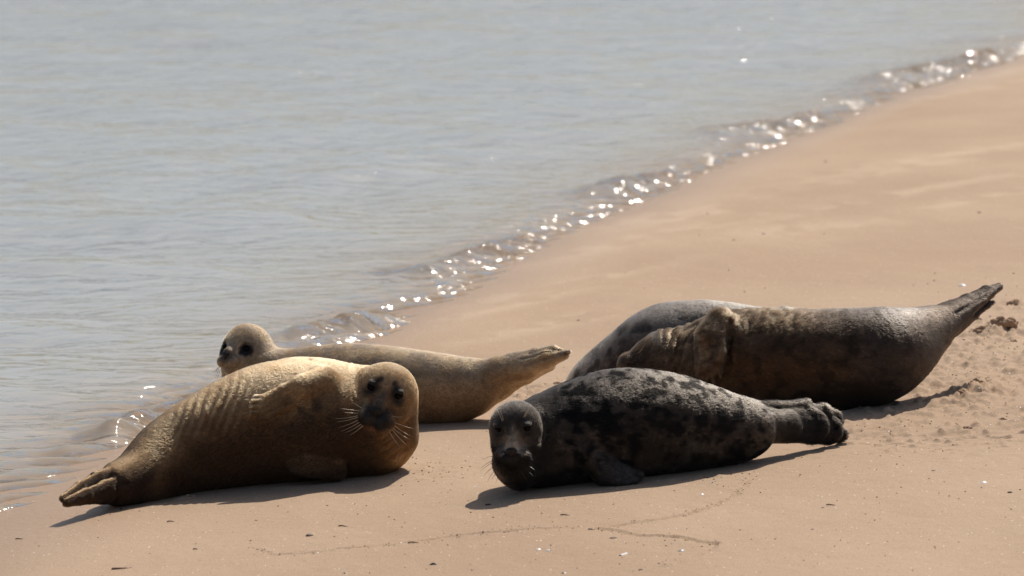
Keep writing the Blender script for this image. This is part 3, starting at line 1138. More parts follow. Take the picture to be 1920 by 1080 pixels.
# ---- slender buff seal behind, head up and turned left
def seal_buff():
    sl = Seal([(640, 724, 75), (720, 724, 74), (800, 730, 67), (850, 733, 62)], 0.05)
    root = seal_root(sl, 800, 797, 'slim buff seal lying behind the tan one, head raised to the left with dark eyes')
    fd = Field((385, -830, sl.w(960) - 105), (1085, -590, sl.w(480) + 100), H)
    P = sl.P
    st = [(500, 742, 60), (560, 727, 70), (640, 722, 76.5), (720, 724, 74), (800, 729, 68), (850, 731, 62), (885, 725, 51), (915, 711, 36), (945, 697, 28)]
    fd.chain(spline([(a, -b, sl.w(a), r) for a, b, r in st], 4), 4)
    fd.ball(P(845, 745, 0), (46, 48, 52), 10)
    # neck
    fd.chain([(*P(545, 722, 0), 64), (*P(505, 705, -8), 50), (*P(475, 700, -14), 50), (*P(464, 668, -16), 47)], 20)
    fd.cone(P(480, 740, -10), P(468, 700, -14), 58, 46, 14)
    hd = Head(P(465, 654, -14), 48.5, 37, 2, 3, eyeU=.06, eyeS=.50, eyeF=.82, eyeR=.17, muzU=-.46, muzF=1.14, muzR=.34, padS=.22, padR=.27, noseF=1.42, noseU=-.20, lid=0, ns=.8, crown=.97)
    hd.build(fd)
    # hind flippers folded together, toes at the tip
    n = np.array([.15, .8, -.5])
    fd.chain([(*P(940, 698, 0), 29), (*P(985, 688, -4), 24), (*P(1025, 674, -8), 16), (*P(1058, 666, -10), 8)], 8)
    fd.chain([(*P(960, 682, 4), 20), (*P(1005, 666, 4), 13), (*P(1038, 656, 5), 8), (*P(1052, 657, 5), 4.5)], 5)
    fd.cone(P(1050, 668, -14), P(1067, 660, -12), 8, 4, 3)
    # far flipper seen underneath, joined to the belly by a web
    fd.chain([(*P(895, 738, 16), 36), (*P(935, 722, 22), 26), (*P(985, 703, 20), 15), (*P(1032, 686, 14), 8)], 10)
    fd.cone(P(918, 722, -40), P(1005, 705, -20), 4.5, 3, 8, '-')
    for (a, b) in (((975, 672, -26), (1044, 659, -12)), ((985, 682, -30), (1050, 664, -20)), ((1000, 688, -30), (1050, 672, -22))):
        fd.cone(P(*a), P(*b), 2.6, 2.4, 4, '-')
    # crease round the root of the flippers
    fd.cone(P(903, 678, -46), P(908, 716, -38), 2, 2, 5, '-')

    def wrinkle(u, v, w, n):
        return (noise_l(u, v, w, 30) - .5) * 1.6 + (noise_l(u, v, w, 90, 2) - .5) * 4

    def coat(u, v, w, n):
        g = noise_l(u, v, w, 34, 4)
        c = mix((.47, .325, .195), (.63, .465, .295), sstep(.3, .7, g))
        bk = sstep(-.1, .75, n[:, 1])
        c = mix(c, (.40, .31, .225), bk * sstep(.42, .6, noise_l(u, v, w, 18, 3, 2)) * .8)
        c = mix(c, (.34, .215, .115), sstep(690, 760, v) * .7)
        c = mix(c, (.47, .35, .22), near(u, v, 440, 715, 34, 26) * .8)
        m = sstep(1.0, .4, np.linalg.norm(np.stack([u, -v, w], -1) - hd.at(1.4, -.26), axis=1) / (hd.R * .40))
        c = mix(c, (.06, .047, .036), m * .85)
        m = sstep(1.0, .5, np.linalg.norm(np.stack([u, -v, w], -1) - hd.at(1.2, -.52), axis=1) / (hd.R * .5))
        c = mix(c, (.16, .12, .085), m * .6)
        for q in (-1, 1):
            e = np.linalg.norm(np.stack([u, -v, w], -1) - hd.at(.84, -.02, .55 * q), axis=1)
            c = mix(c, (.02, .016, .014), sstep(hd.R * .37, hd.R * .22, e + (noise_l(u, v, w, 8, 2) - .5) * 8))
            e = np.linalg.norm(np.stack([u, -v, w], -1) - hd.at(.0, .08, .98 * q), axis=1)
            c = mix(c, (.06, .045, .035), sstep(8, 3, e))
        c = mix(c, (.05, .038, .03), near(u, v, 1060, 660, 10, 10) * .6)
        return c * (.8 + .4 * noise_l(u, v, w, 7, 2))[:, None]

    def flow(u, v, w, n):
        d = np.tile(lay(1, -.05), (len(u), 1))
        hdm = (np.linalg.norm(np.stack([u, -v, w], -1) - hd.c, axis=1) < hd.R * 1.2)
        d[hdm] = -hd.F
        ln = np.where(hdm, .5, .8)
        ln = ln * sstep(.2, .8, np.linalg.norm(np.stack([u, -v, w], -1) - hd.at(1.3, -.4), axis=1) / hd.R)
        for q in (-1, 1):
            e = np.linalg.norm(np.stack([u, -v, w], -1) - hd.at(.84, -.02, .52 * q), axis=1)
            ln = ln * sstep(.14, .4, e / hd.R)
        return d, ln

    finish(sl, fd, root, coat, flow, 5.0, 260000, wrinkle, seed=12, furtone=.52)
    add_face(sl, root, hd)
    w0 = hd.at(1.2, -.5)[2]
    add_whiskers(sl, root, [((408, -690, w0), (400, -705, w0 - 6), -1), ((410, -692, w0), (403, -711, w0 - 4), -1), ((413, -693, w0), (406, -714, w0), -1), ((412, -688, w0), (396, -699, w0 - 4), -1)], M_WHISKER_DARK, .5)
    add_whiskers(sl, root, [((438, -690, w0 + 6), (456, -706, w0 - 14), -1), ((440, -686, w0 + 6), (462, -698, w0 - 14), -1), ((436, -694, w0 + 6), (448, -712, w0 - 12), -1)], M_WHISKER_DARK, .5)
    return root


# ---- dark spotted seal, front right
def seal_spotted():
    sl = Seal([(1040, 825, 87), (1100, 809, 98), (1170, 798, 101), (1240, 796, 95), (1310, 802, 79)])
    sl.bend = lambda px: 95 * min(max((px - 1400) / 160, 0), 1.2) ** 1.2     # tail swung a little away
    root = seal_root(sl, 1180, 905, 'dark grey spotted seal at front right, chin low on the sand, facing the camera')
    fd = Field((895, -945, -190 + sl.w(950)), (1610, -670, sl.w(1600) + 80), H)
    P = sl.P
    st = [(1010, 830, 79), (1050, 822, 89), (1105, 807, 98), (1170, 796.5, 102), (1240, 795.5, 96), (1305, 801, 81), (1360, 805, 66), (1400, 805, 53)]
    fd.chain(spline([(a, -b, sl.w(a), r) for a, b, r in st], 4), 4)
    hd = Head(P(967, 800, -74), 50, 8, 22, -2, eyeU=.26, eyeS=.54, eyeF=.82, eyeR=.15, muzU=-.64, muzF=1.30, muzR=.40, padS=.29, padR=.38, bridge=.33, crown=.98, noseF=1.68, noseU=-.30)
    fd.cone(P(1015, 832, 0), P(972, 812, -52), 76, 45, 14)
    fd.cone(P(1000, 852, -20), P(968, 866, -52), 60, 44, 16)
    hd.build(fd)
    fd.cone(P(962, 864, -92), P(974, 893, -52), 36, 24, 14)
    # crease behind the cheek
    fd.cone(P(1019, 770, -74), P(1024, 845, -98), 3.5, 5, 9, '-')
    # tail: short thin upper flap and the broad folded flipper
    fd.cone(P(1395, 775, 6), P(1440, 762, 10), 24, 9, 10)
    fd.chain([(*P(1435, 762, 8), 9), (*P(1475, 761, 8), 7), (*P(1512, 755, 6), 7.5)], 3)
    fd.cone(P(1512, 754, 6), P(1518, 763, 4), 6, 5, 3)
    fd.chain([(*P(1400, 800, -4), 42), (*P(1440, 798, -6), 30), (*P(1475, 799, -8), 28)], 8)
    n = np.array([.1, .2, -1.0])
    fd.chain([(*P(1465, 786, -4), 22), (*P(1510, 777, -5), 19), (*P(1542, 776, -6), 18), (*P(1563, 785, -8), 14), (*P(1573, 794, -8), 8)], 8, n, .34)
    fd.chain([(*P(1465, 799, -10), 29), (*P(1520, 799, -12), 33), (*P(1552, 806, -13), 26), (*P(1574, 815, -12), 13)], 8, n, .36)
    fd.cone(P(1590, 796, -8), P(1562, 803, -34), 5.5, 2.5, 5, '-')
    fd.cone(P(1430, 772, -34), P(1492, 768, -22), 4.5, 2.5, 4, '-')
    fd.cone(P(1490, 808, -36), P(1570, 806, -30), 1.5, 1.5, 5, '-')
    # fore flipper planted on the sand
    for q, (tx, ty, r1) in enumerate([(1196, 888, 5), (1199, 892, 5), (1197, 897, 5), (1190, 901, 5), (1178, 905, 5)]):
        a = P(1122 + q * 2, 862 + q * 8, -84 - q * 3)
        b = P(tx - 22, ty - 3 + q * .5, -100 - q * 4)
        fd.cone(a, b, 15, 8.5, 6)
        fd.cone(b, P(tx, ty, -103 - q * 4), 7.5, r1, 4)
    fd.cone(P(1092, 850, -72), P(1130, 876, -88), 26, 20, 16)

    def wrinkle(u, v, w, n):
        d = (noise_l(u, v, w, 28) - .5) * 2.0 + (noise_l(u, v, w, 80, 2) - .5) * 4
        t = sstep(1480, 1510, u)
        d += t * .8 * np.sin((v - u * .12) * 6.283 / 14 + 3 * noise_l(u, v, w, 40)) * np.clip(-n[:, 2], 0, 1) ** 3 * sstep(1572, 1550, u)
        return d

    def coat(u, v, w, n):
        g = noise_l(u, v, w, 50, 4)
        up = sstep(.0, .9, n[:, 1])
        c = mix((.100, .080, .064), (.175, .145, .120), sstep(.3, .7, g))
        c = mix(c, (.25, .22, .192), up * .75)  # sheen along the upturned back painted as paler grey
        sp = sstep(.54, .60, noise_l(u * .85, v, w, 23, 4, 7))
        sp = np.maximum(sp, sstep(.58, .68, noise_l(u * .9, v, w, 12, 3, 3)) * .85)
        body = sstep(1025, 1060, u) * sstep(1480, 1420, u)
        c = mix(c, (.010, .0085, .0075), np.clip(sp * 1.15, 0, 1) * (.25 + .75 * body) * .96)
        pal = sstep(.60, .68, noise_l(u * 1.6, v * .8, w, 24, 3, 9)) * sstep(790, 850, v) * body
        c = mix(c, (.24, .205, .17), pal * .7)
        c = mix(c, (.20, .18, .165), near(u, v, 1155, 884, 45, 20) * (w < P(1155, 0, -86)[2]) * .8)
        e3 = np.stack([u, -v, w], -1)
        f_, u_, s_ = [(e3 - hd.c) @ a_ / hd.R for a_ in (hd.F, hd.U, hd.S)]
        rag = (noise_l(u, v, w, 9, 3) - .5)
        face = sstep(.5, .8, f_)
        c = mix(c, (.055, .046, .04), face * sstep(.9, .5, u_) * .6)
        bt = np.exp(-(s_ / (.20 + .20 * sstep(.2, -.35, u_))) ** 2) * sstep(.45, .0, u_ + rag * .5) * sstep(-.62, -.40, u_) * face
        c = mix(c, (.56, .45, .34), np.clip(bt * 1.25, 0, 1))
        mz = np.hypot(s_ / .70, (u_ + .72) / .36) + rag
        c = mix(c, (.018, .015, .013), sstep(1.1, .8, mz) * sstep(1.0, 1.25, f_))
        for q in (-1, 1):
            e = np.hypot((s_ - .56 * q) / .24, (u_ - .20) / .30) + rag
            c = mix(c, (.016, .014, .012), sstep(1.2, .6, e) * face * .9)
        c = mix(c, (.16, .11, .075), near(u, v, 1588, 815, 9, 12) * .8)
        c = mix(c, (.40, .33, .27), near(u, v, 1556, 763, 32, 5, 30) * .8)  # rim light on the flipper's upper edge, painted in
        c = mix(c, (.035, .030, .027), sstep(1440, 1490, u) * sstep(762, 775, v) * .85)
        return c * (.75 + .5 * noise_l(u, v, w, 7, 2))[:, None]

    def flow(u, v, w, n):
        d = np.tile(lay(1, .02), (len(u), 1))
        e3 = np.stack([u, -v, w], -1)
        hdm = (np.linalg.norm(e3 - hd.c, axis=1) < hd.R * 1.15)
        d[hdm] = -hd.F
        ln = np.where(hdm, .5, 1.0)
        ln = ln * sstep(.25, .8, np.linalg.norm(e3 - hd.at(1.45, -.55), axis=1) / hd.R)
        for q in (-1, 1):
            ln = ln * sstep(.12, .35, np.linalg.norm(e3 - hd.at(.86, .22, .54 * q), axis=1) / hd.R)
        return d, ln

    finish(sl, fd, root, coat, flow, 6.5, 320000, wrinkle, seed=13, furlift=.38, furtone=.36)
    add_face(sl, root, hd)
    w0 = hd.at(1.25, -.7)[2]
    A = [((930, 858), (905, 862), 4), ((930, 862), (902, 878), 4), ((931, 866), (901, 884), 5), ((932, 869), (907, 893), 4), ((933, 872), (914, 903), 4), ((935, 876), (922, 899), 2), ((938, 880), (929, 906), 2)]
    add_whiskers(sl, root, [((a[0] + 5, -a[1], w0 + 6), (b[0], -b[1], w0 - 10), s_) for a, b, s_ in A], M_WHISKER_DARK, .7)
    B = [((985, 850), (998, 843), 1), ((984, 858), (1000, 862), 1), ((983, 866), (1006, 884), 1), ((981, 872), (1002, 894), 0), ((978, 878), (988, 902), 0)]
    add_whiskers(sl, root, [((a[0] - 3, -a[1], w0), (b[0], -b[1], w0 - 22), s_) for a, b, s_ in B], M_WHISKER_DARK, .6)
    br = [((942, 790), (932, 768), 1), ((944, 788), (938, 770), 1), ((984, 782), (997, 760), 1), ((982, 782), (992, 764), 1)]
    wb = hd.at(.9, .45)[2]
    for h_ in (br[:2], br[2:]):
        add_whiskers(sl, root, [((a[0], -a[1], wb + 4), (b[0], -b[1], wb - 4), s_) for a, b, s_ in h_], M_WHISKER, .45)
    return root


# ---- big brown seal on its back, chin up, tail lifted
def seal_brown():
    sl = Seal([(1400, 678, 93), (1460, 679, 94), (1520, 678, 93), (1590, 675, 92)])
    sl.bend = lambda px: 325 * min(max((px - 1640) / 235, 0), 1.1) ** 1.2     # tail swung away
    root = seal_root(sl, 1560, 770, 'big brown seal rolled on its back behind the spotted one, tail lifted off the sand')
    fd = Field((1130, -800, -230 + sl.w(1250)), (1900, -510, sl.w(1890) + 90), H)
    P = sl.P
    st = [(1285, 684, 66), (1325, 683, 78), (1365, 676, 90), (1430, 677, 95.5), (1520, 678, 94), (1600, 674, 93), (1650, 665, 86), (1695, 647, 68), (1735, 625, 48), (1770, 606, 33), (1800, 589, 24)]
    fd.chain(spline([(a, -b, sl.w(a), r) for a, b, r in st], 4), 4)
    # upside-down head
    fd.chain([(*P(1300, 684, -4), 70), (*P(1250, 684, -10), 62), (*P(1226, 690, -14), 52)], 12)
    fd.chain([(*P(1245, 678, -14), 50), (*P(1212, 681, -20), 30), (*P(1176, 684, -24), 21)], 8)
    fd.ball(P(1231, 654, -14), (17, 20, 26), 12)
    for q in (-1, 1):
        fd.ball(P(1177, 681, -24 + 13 * q), (19, 19, 17), 5)
    fd.cone(P(1172, 662, -50), P(1216, 668, -58), 1.8, 1.8, 5, '-')
    fd.cone(P(1160, 674, -30), P(1150, 683, -28), 2.5, 2.5, 5, '-')
    # folds of the throat and shoulder
    for (a, b, d) in (((1305, 606), (1296, 680), 6), ((1286, 614), (1268, 700), 5), ((1262, 620), (1246, 680), 3.5)):
        fd.cone(P(*a, -30), P(*b, -68), d, d, 10, '-')
    # fore flipper hanging down over the flank
    fd.cone(P(1350, 606, -66), P(1330, 630, -92), 28, 24, 14)
    for q, (tx, ty) in enumerate([(1313, 720), (1324, 724), (1338, 720), (1350, 708), (1354, 694)]):
        a = P(1316 + q * 7, 628, -94)
        b = P(tx + (1328 - tx) * .35 - (2 - q) * 2.5, ty - 34, -108)
        fd.cone(a, b, 14, 9.5, 6)
        fd.cone(b, P(tx, ty, -104), 9, 4.5, 3)
    fd.cone(P(1366, 604, -82), P(1364, 690, -102), 6, 5, 9, '-')
    fd.cone(P(1302, 640, -84), P(1300, 715, -92), 5, 4, 8, '-')
    # hind flippers, palms together, pointing up to the right
    fd.chain([(*P(1775, 596, 10), 27), (*P(1815, 571, 12), 18), (*P(1850, 550, 12), 13), (*P(1873, 538, 12), 7)], 8)
    fd.chain([(*P(1760, 612, -14), 30), (*P(1800, 588, -16), 16), (*P(1838, 562, -16), 10), (*P(1862, 546, -14), 7)], 8)
    fd.chain([(*P(1785, 610, 2), 22), (*P(1825, 588, 6), 9.5), (*P(1850, 573, 8), 5.5), (*P(1863, 566, 8), 3.8)], 5)
    fd.cone(P(1745, 614, -52), P(1850, 552, -30), 2.2, 1.6, 7, '-')
    fd.cone(P(1868, 527, 0), P(1862, 534, -6), 2.5, 2.0, 3, '-')
    fd.cone(P(1865, 556, 4), P(1815, 600, -18), 2.5, 2.0, 4, '-')

    def wrinkle(u, v, w, n):
        d = (noise_l(u, v, w, 30) - .5) * 2.2 + (noise_l(u, v, w, 90, 2) - .5) * 5
        m = near(u, v, 1440, 605, 70, 26) + .2 * near(u, v, 1345, 640, 26, 40)
        d += m * (noise_l(u + v * .5, v, w, 10, 3, 4) - .5) * 8
        th = near(u, v, 1265, 650, 40, 40)
        d += th * 2.0 * np.sin((u + v * .35 + 14 * noise_l(u, v, w, 26)) * 6.283 / 16)
        return d

    def coat(u, v, w, n):
        g = noise_l(u, v, w, 45, 4)
        c = mix((.17, .115, .075), (.28, .195, .13), sstep(.3, .7, g))
        # rust brown flank, grey lower shoulder and back end, wet clumps on top painted pale as if sunlit
        fl = near(u, v, 1440, 690, 100, 40)
        c = mix(c, (.24, .135, .065), fl * .75)
        c = mix(c, (.12, .10, .088), sstep(1560, 1660, u) * .75)
        c = mix(c, (.42, .38, .35), sstep(1460, 1600, u) * sstep(1760, 1690, u) * sstep(.45, .95, n[:, 1]) * .5)  # light on the upward side painted as pale grey
        m = np.clip(near(u, v, 1440, 600, 90, 28) + near(u, v, 1330, 640, 34, 60) + near(u, v, 1265, 640, 50, 34), 0, 1)
        c = mix(c, (.44, .33, .22), m * sstep(.36, .62, noise_l(u + v, v, w, 12, 3, 2)))
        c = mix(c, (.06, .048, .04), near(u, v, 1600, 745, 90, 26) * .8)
        c = mix(c, (.30, .27, .24), near(u, v, 1688, 607, 10, 20, -30) * .5)
        c = mix(c, (.085, .065, .05), near(u, v, 1180, 684, 34, 18) * .8)
        c = mix(c, (.42, .37, .31), near(u, v, 1228, 634, 16, 9, 40) * .7)
        c = mix(c, (.075, .06, .052), sstep(1760, 1810, u) * .6)
        sp = sstep(.58, .66, noise_l(u, v, w, 20, 3, 7))
        c = mix(c, c * .45, sp * .7)
        return c * (.75 + .5 * noise_l(u, v, w, 7, 2))[:, None]

    def flow(u, v, w, n):
        d = np.tile(lay(1, .12), (len(u), 1))
        ln = 1.0 + .8 * near(u, v, 1440, 605, 80, 30)
        ln = ln * sstep(1150, 1190, u)
        ln = np.where(u > 1780, ln * .6, ln)
        return d, ln

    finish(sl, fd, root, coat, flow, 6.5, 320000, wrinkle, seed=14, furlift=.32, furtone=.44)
    w0 = -58 + sl.w(1210)
    ws = [((1196, 672), (1240, 661), -6), ((1194, 675), (1236, 670), -8), ((1198, 678), (1222, 680), -6), ((1190, 680), (1214, 682), -4), ((1186, 678), (1206, 677), -4), ((1192, 668), (1222, 652), -4), ((1194, 664), (1208, 646), -3)]
    add_whiskers(sl, root, [((a[0], -a[1], w0 + 12), (b[0], -b[1], w0 - 10), s_) for a, b, s_ in ws], M_WHISKER, .7)
    for (tx, ty) in ((1313, 720), (1324, 724), (1338, 720), (1350, 708), (1354, 694)):
        add_claw(sl, root, P(tx, ty - 4, -98), P(tx + 1, ty + 7, -99), 2.2, M_CLAW_DARK)
    return root


# ---- grey seal at the back, mostly hidden
def seal_grey():
    sl = Seal([(1250, 660, 80), (1330, 652, 85), (1420, 655, 78)])
    root = seal_root(sl, 1330, 734, 'smooth grey seal mostly hidden behind the big brown one')
    fd = Field((1030, -800, min(sl.w(1700), sl.w(1050)) - 130), (1700, -545, max(sl.w(1700), sl.w(1200)) + 130), 2.6)
    P = sl.P
    st = [(1088, 745, 34), (1112, 722, 46), (1145, 704, 56), (1195, 680, 73), (1250, 659, 87), (1320, 651, 85.5), (1400, 656, 80), (1470, 662, 74), (1540, 672, 55), (1590, 680, 34)]
    fd.chain(spline([(a, -b, sl.w(a), r) for a, b, r in st], 4), 4)
    fd.cone(P(1100, 738, -10), P(1064, 752, -16), 40, 22, 12)
    fd.cone(P(1470, 596, 20), P(1530, 600, 30), 20, 14, 12)
    fd.chain([(*P(1560, 680, 0), 40), (*P(1620, 690, 0), 20), (*P(1660, 694, 0), 10)], 10)

    def wrinkle(u, v, w, n):
        return (noise_l(u, v, w, 30) - .5) * 2.0 + (noise_l(u, v, w, 90, 2) - .5) * 4

    def coat(u, v, w, n):
        c = mix((.22, .185, .15), (.38, .325, .27), sstep(.3, .7, noise_l(u, v, w, 50, 4)))
        c = mix(c, (.50, .45, .40), sstep(.2, .95, n[:, 1]) * .6)  # top light painted into the upward-facing coat
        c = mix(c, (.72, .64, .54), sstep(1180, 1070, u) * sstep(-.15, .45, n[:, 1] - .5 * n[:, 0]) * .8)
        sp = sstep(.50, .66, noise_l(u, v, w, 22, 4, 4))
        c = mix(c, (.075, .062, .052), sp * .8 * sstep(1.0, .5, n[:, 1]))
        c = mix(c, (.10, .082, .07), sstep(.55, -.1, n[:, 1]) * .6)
        c = mix(c, (.05, .035, .03), near(u, v, 1335, 579, 6, 4))
        return c * (.75 + .5 * noise_l(u, v, w, 7, 2))[:, None]

    def flow(u, v, w, n):
        return np.tile(lay(1, -.1), (len(u), 1)), np.full(len(u), .9)

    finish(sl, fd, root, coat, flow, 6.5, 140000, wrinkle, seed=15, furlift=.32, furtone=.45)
    return root


SEALS = [seal_tan(), seal_buff(), seal_spotted(), seal_brown(), seal_grey()]


# ------------------------------------------------------------------ small things lying on the sand
M_STONE = plain_mat('brown_stone', (.17, .115, .08), .7, .3, .45, 160, .002)
M_STONE_DARK = plain_mat('dark_stone', (.055, .04, .032), .7, .3, .4, 160, .002)
M_STONE_PALE = plain_mat('white_stone', (.68, .63, .56), .6, .3, .2, 160, .002)
M_SHELL = plain_mat('white_shell', (.80, .76, .72), .35, .5, .15, 90)
M_SHELL_GREY = plain_mat('grey_shell', (.36, .33, .31), .4, .5, .3, 90)
M_SHELL_BROWN = plain_mat('brown_shell', (.22, .10, .045), .4, .5, .5, 60)
M_TWIG = plain_mat('dry_twig', (.10, .065, .04), .8, .2, .3, 90)
M_LUMP = plain_mat('crumbled_sand', (.40, .265, .165), .9, .2, .35, 240, .004)


def sit(px, py):
    """A spot on the finished beach: position and metres per photo pixel."""
    p = on_ground(px, py)
    p[2] = float(beach_z(np.array([p[0]]), np.array([p[1]]))[0])
    return p, np.linalg.norm(p - CAM) / FPX


def lump_mesh(r, rx, ry, rz, rough=.25, n=10):
    v, f = ball_mesh((0, 0, 0), (1, 1, 1), ((1, 0, 0), (0, 1, 0), (0, 0, 1)), n)
    o = r.uniform(0, 50)
    k = 1 + rough * 2 * (fbm(v[:, 0] * 1.4 + o, v[:, 1] * 1.4, v[:, 2] * 1.4, 3) - .5)
    v = v * k[:, None] * np.array([rx, ry, rz])
    return v, f


def small(name, label, cat, px, py, verts, faces, mat, sink, rotz=0.0, group=None, smooth=True):
    p, m = sit(px, py)
    o = mesh_obj(name, verts, faces, mat, None, smooth)
    o.location = (p[0], p[1], p[2] - sink)
    o.rotation_euler = (0, 0, rotz)
    return tag(o, label, cat, group)


r_ = np.random.default_rng(5)
STONES = [  # px, py, half width px, half height, material, label
    (580, 1009, 7.0, .7, M_STONE, 'rounded grey brown pebble alone on the sand below the tan seal'),
    (480, 976, 3.2, .5, M_STONE_DARK, 'small dark pebble left of the rounded brown one'),
    (614, 950, 3.0, .5, M_STONE_DARK, 'tiny dark pebble just below the edge of the tan seal\'s shadow'),
    (891, 911, 4.2, .6, M_STONE_PALE, 'white pebble between the tan seal and the spotted seal'),
    (916, 945, 6.5, .6, M_STONE_DARK, 'dark pebble lying in the tip of the spotted seal\'s shadow'),
    (1107, 995, 5.5, .5, M_STONE_DARK, 'dark brown stone where the two cracks in the sand meet'),
    (1149, 1012, 7.5, .5, M_STONE, 'lumpy brown stone below the meeting of the two cracks'),
    (1201, 1068, 6.0, .7, M_STONE, 'brown pebble at the lower end of the front crack'),
    (1236, 1057, 3.5, .6, M_STONE_DARK, 'small dark pebble beside the lower end of the front crack'),
    (1750, 879, 4.2, .5, M_STONE_DARK, 'black pebble alone on smooth sand right of the spotted seal\'s tail'),
    (1894, 924, 5.0, .7, M_STONE_DARK, 'cluster-like dark pebble near the right edge'),
    (1543, 950, 3.4, .4, M_STONE_DARK, 'flat dark pebble next to a thin twig'),
    (1523, 990, 3.6, .4, M_STONE_DARK, 'small dark pebble on bare sand at lower right'),
    (227, 956, 4.0, .8, M_STONE_DARK, 'dark pebble beside the tan seal\'s tail'),
    (1432, 440, 3.5, .8, M_STONE_DARK, 'dark pebble on the upper beach behind the seals'),
    (1085, 603, 4.0, .6, M_STONE_DARK, 'dark pebble on the sand left of the grey seal\'s back'),
    (1376, 452, 2.8, .7, M_STONE, 'small brown pebble left of the dark one on the upper beach'),
    (1836, 397, 3.2, .8, M_STONE_DARK, 'dark pebble high on the beach near the right edge'),
    (1548, 304, 3.0, .8, M_STONE_DARK, 'dark pebble on the far beach near the waterline'),
    (1255, 1003, 2.5, .5, M_STONE, 'tiny brown pebble on the upper branch of the front crack'),
]
for (px, py, hw, hh, mt, lab) in STONES:
    p, m = sit(px, py)
    hw *= m
    v, f = lump_mesh(r_, hw, hw * r_.uniform(.8, 1.1), hw * hh, .35)
    small('pebble', lab, 'pebble', px, py, v, f, mt, hw * hh * .35, r_.uniform(0, 6.28))


def shell_mesh(L, Wd, Hh, n=14, k=8, th=.0012):
    """Shallow ribbed half shell with some thickness."""
    v, f = [], []
    for lay_ in (0, 1):
        for i in range(k + 1):
            t = i / k
            for j in range(n + 1):
                a = math.pi * (j / n - .5) * 1.15
                rr = t * (1 + .03 * math.cos(a * 16))
                v.append((L * rr * math.cos(a) - L * .45, Wd * rr * math.sin(a), Hh * (1 - t ** 2.2) + .0015 - lay_ * th))
    W = n + 1
    o = (k + 1) * W
    for i in range(k):
        for j in range(n):
            a = i * W + j
            f.append((a, a + 1, a + W + 1, a + W))
            f.append((o + a, o + a + W, o + a + W + 1, o + a + 1))
    for j in range(n):
        a = k * W + j
        f.append((a, a + 1, o + a + 1, o + a))
    for i in range(k):
        a = i * W
        f.append((a, a + W, o + a + W, o + a))
        a = i * W + n
        f.append((a, o + a, o + a + W, a + W))
    return v, f


def razor_mesh(L, Wd, n=10, k=8, th=.001):
    """Half of a razor shell: a gently bowed trough."""
    v, f = [], []
    for lay_ in (0, 1):
        for i in range(k + 1):
            t = i / k - .5
            for j in range(n + 1):
                a = math.pi * (j / n - .5) * .95
                q = Wd * (1 - .25 * (2 * abs(t)) ** 6)
                v.append((L * t, q * math.sin(a) + L * .12 * t * t, (q - lay_ * th) * math.cos(a) * .8))
    W = n + 1
    o = (k + 1) * W
    for i in range(k):
        for j in range(n):
            a = i * W + j
            f.append((a, a + W, a + W + 1, a + 1))
            f.append((o + a, o + a + 1, o + a + W + 1, o + a + W))
    for i in range(k):
        for j in (0, n):
            a = i * W + j
            f.append((a, a + W, o + a + W, o + a))
    for j in range(n):
        for i in (0, k):
            a = i * W + j
            f.append((a, a + 1, o + a + 1, o + a))
    return v, f


v, f = razor_mesh(.058, .0075)
small('razor_shell', 'pale razor shell fragment lying aslant below the front crack', 'shell', 1170, 1042, v, f, M_SHELL, .001, R(62))
v, f = razor_mesh(.078, .009)
small('razor_shell', 'brown broken razor shell at the bottom left of the beach', 'shell', 228, 1068, v, f, M_SHELL_BROWN, .001, R(8))
for (px, py, L, mt, lab) in [
    (1009, 1032, .016, M_SHELL, 'white shell chip below the spotted seal\'s head, left of its twin'),
    (1027, 1034, .018, M_SHELL, 'white shell chip below the spotted seal\'s head, right of its twin'),
    (814, 1058, .022, M_SHELL_GREY, 'grey cockle shell half sunk in the sand at the bottom'),
    (1276, 1034, .020, M_SHELL_GREY, 'grey shell inside the bend of the front crack'),
    (1059, 1075, .014, M_SHELL, 'white shell chip at the bottom edge of the beach'),
    (1844, 905, .020, M_SHELL, 'white shell on smooth sand near the right edge'),
    (1315, 926, .014, M_SHELL, 'white shell chip beside the curved crack'),
    (1333, 904, .013, M_SHELL, 'white shell chip just in front of the spotted seal\'s shadow'),
    (1806, 537, .030, M_SHELL, 'white shell on the sand left of the raised brown tail'),
    (648, 1076, .012, M_SHELL, 'white shell chip at the bottom edge left of centre'),
]:
    v, f = shell_mesh(L, L * .75, L * .35)
    small('shell', lab, 'shell', px, py, v, f, mt, .002, r_.uniform(0, 6.28))

for (px, py, L, ang, lab) in [
    (321, 979, .036, 12, 'thin dry twig below the tan seal\'s tail'),
    (367, 1033, .022, 5, 'short dark twig near the bottom left'),
    (37, 1011, .036, 10, 'thin dark twig near the left edge'),
    (1560, 946, .046, -10, 'thin bent twig beside a flat dark pebble'),
    (644, 990, .040, 2, 'thin straw of seaweed below the tan seal'),
    (777, 1018, .050, 6, 'dark twig lying on the long faint tideline'),
    (1060, 968, .040, 14, 'fine twig just below the spotted seal\'s shadow'),
]:
    pts = [(L * (t - .5), .10 * L * math.sin(4 * t + ang), .0025 + .002 * math.sin(5 * t)) for t in np.linspace(0, 1, 6)]
    v, f = tube(pts, [.0022, .0026, .0022, .002, .0018, .0008], 6)
    small('twig', lab, 'twig', px, py, v, f, M_TWIG, .0005, R(ang))


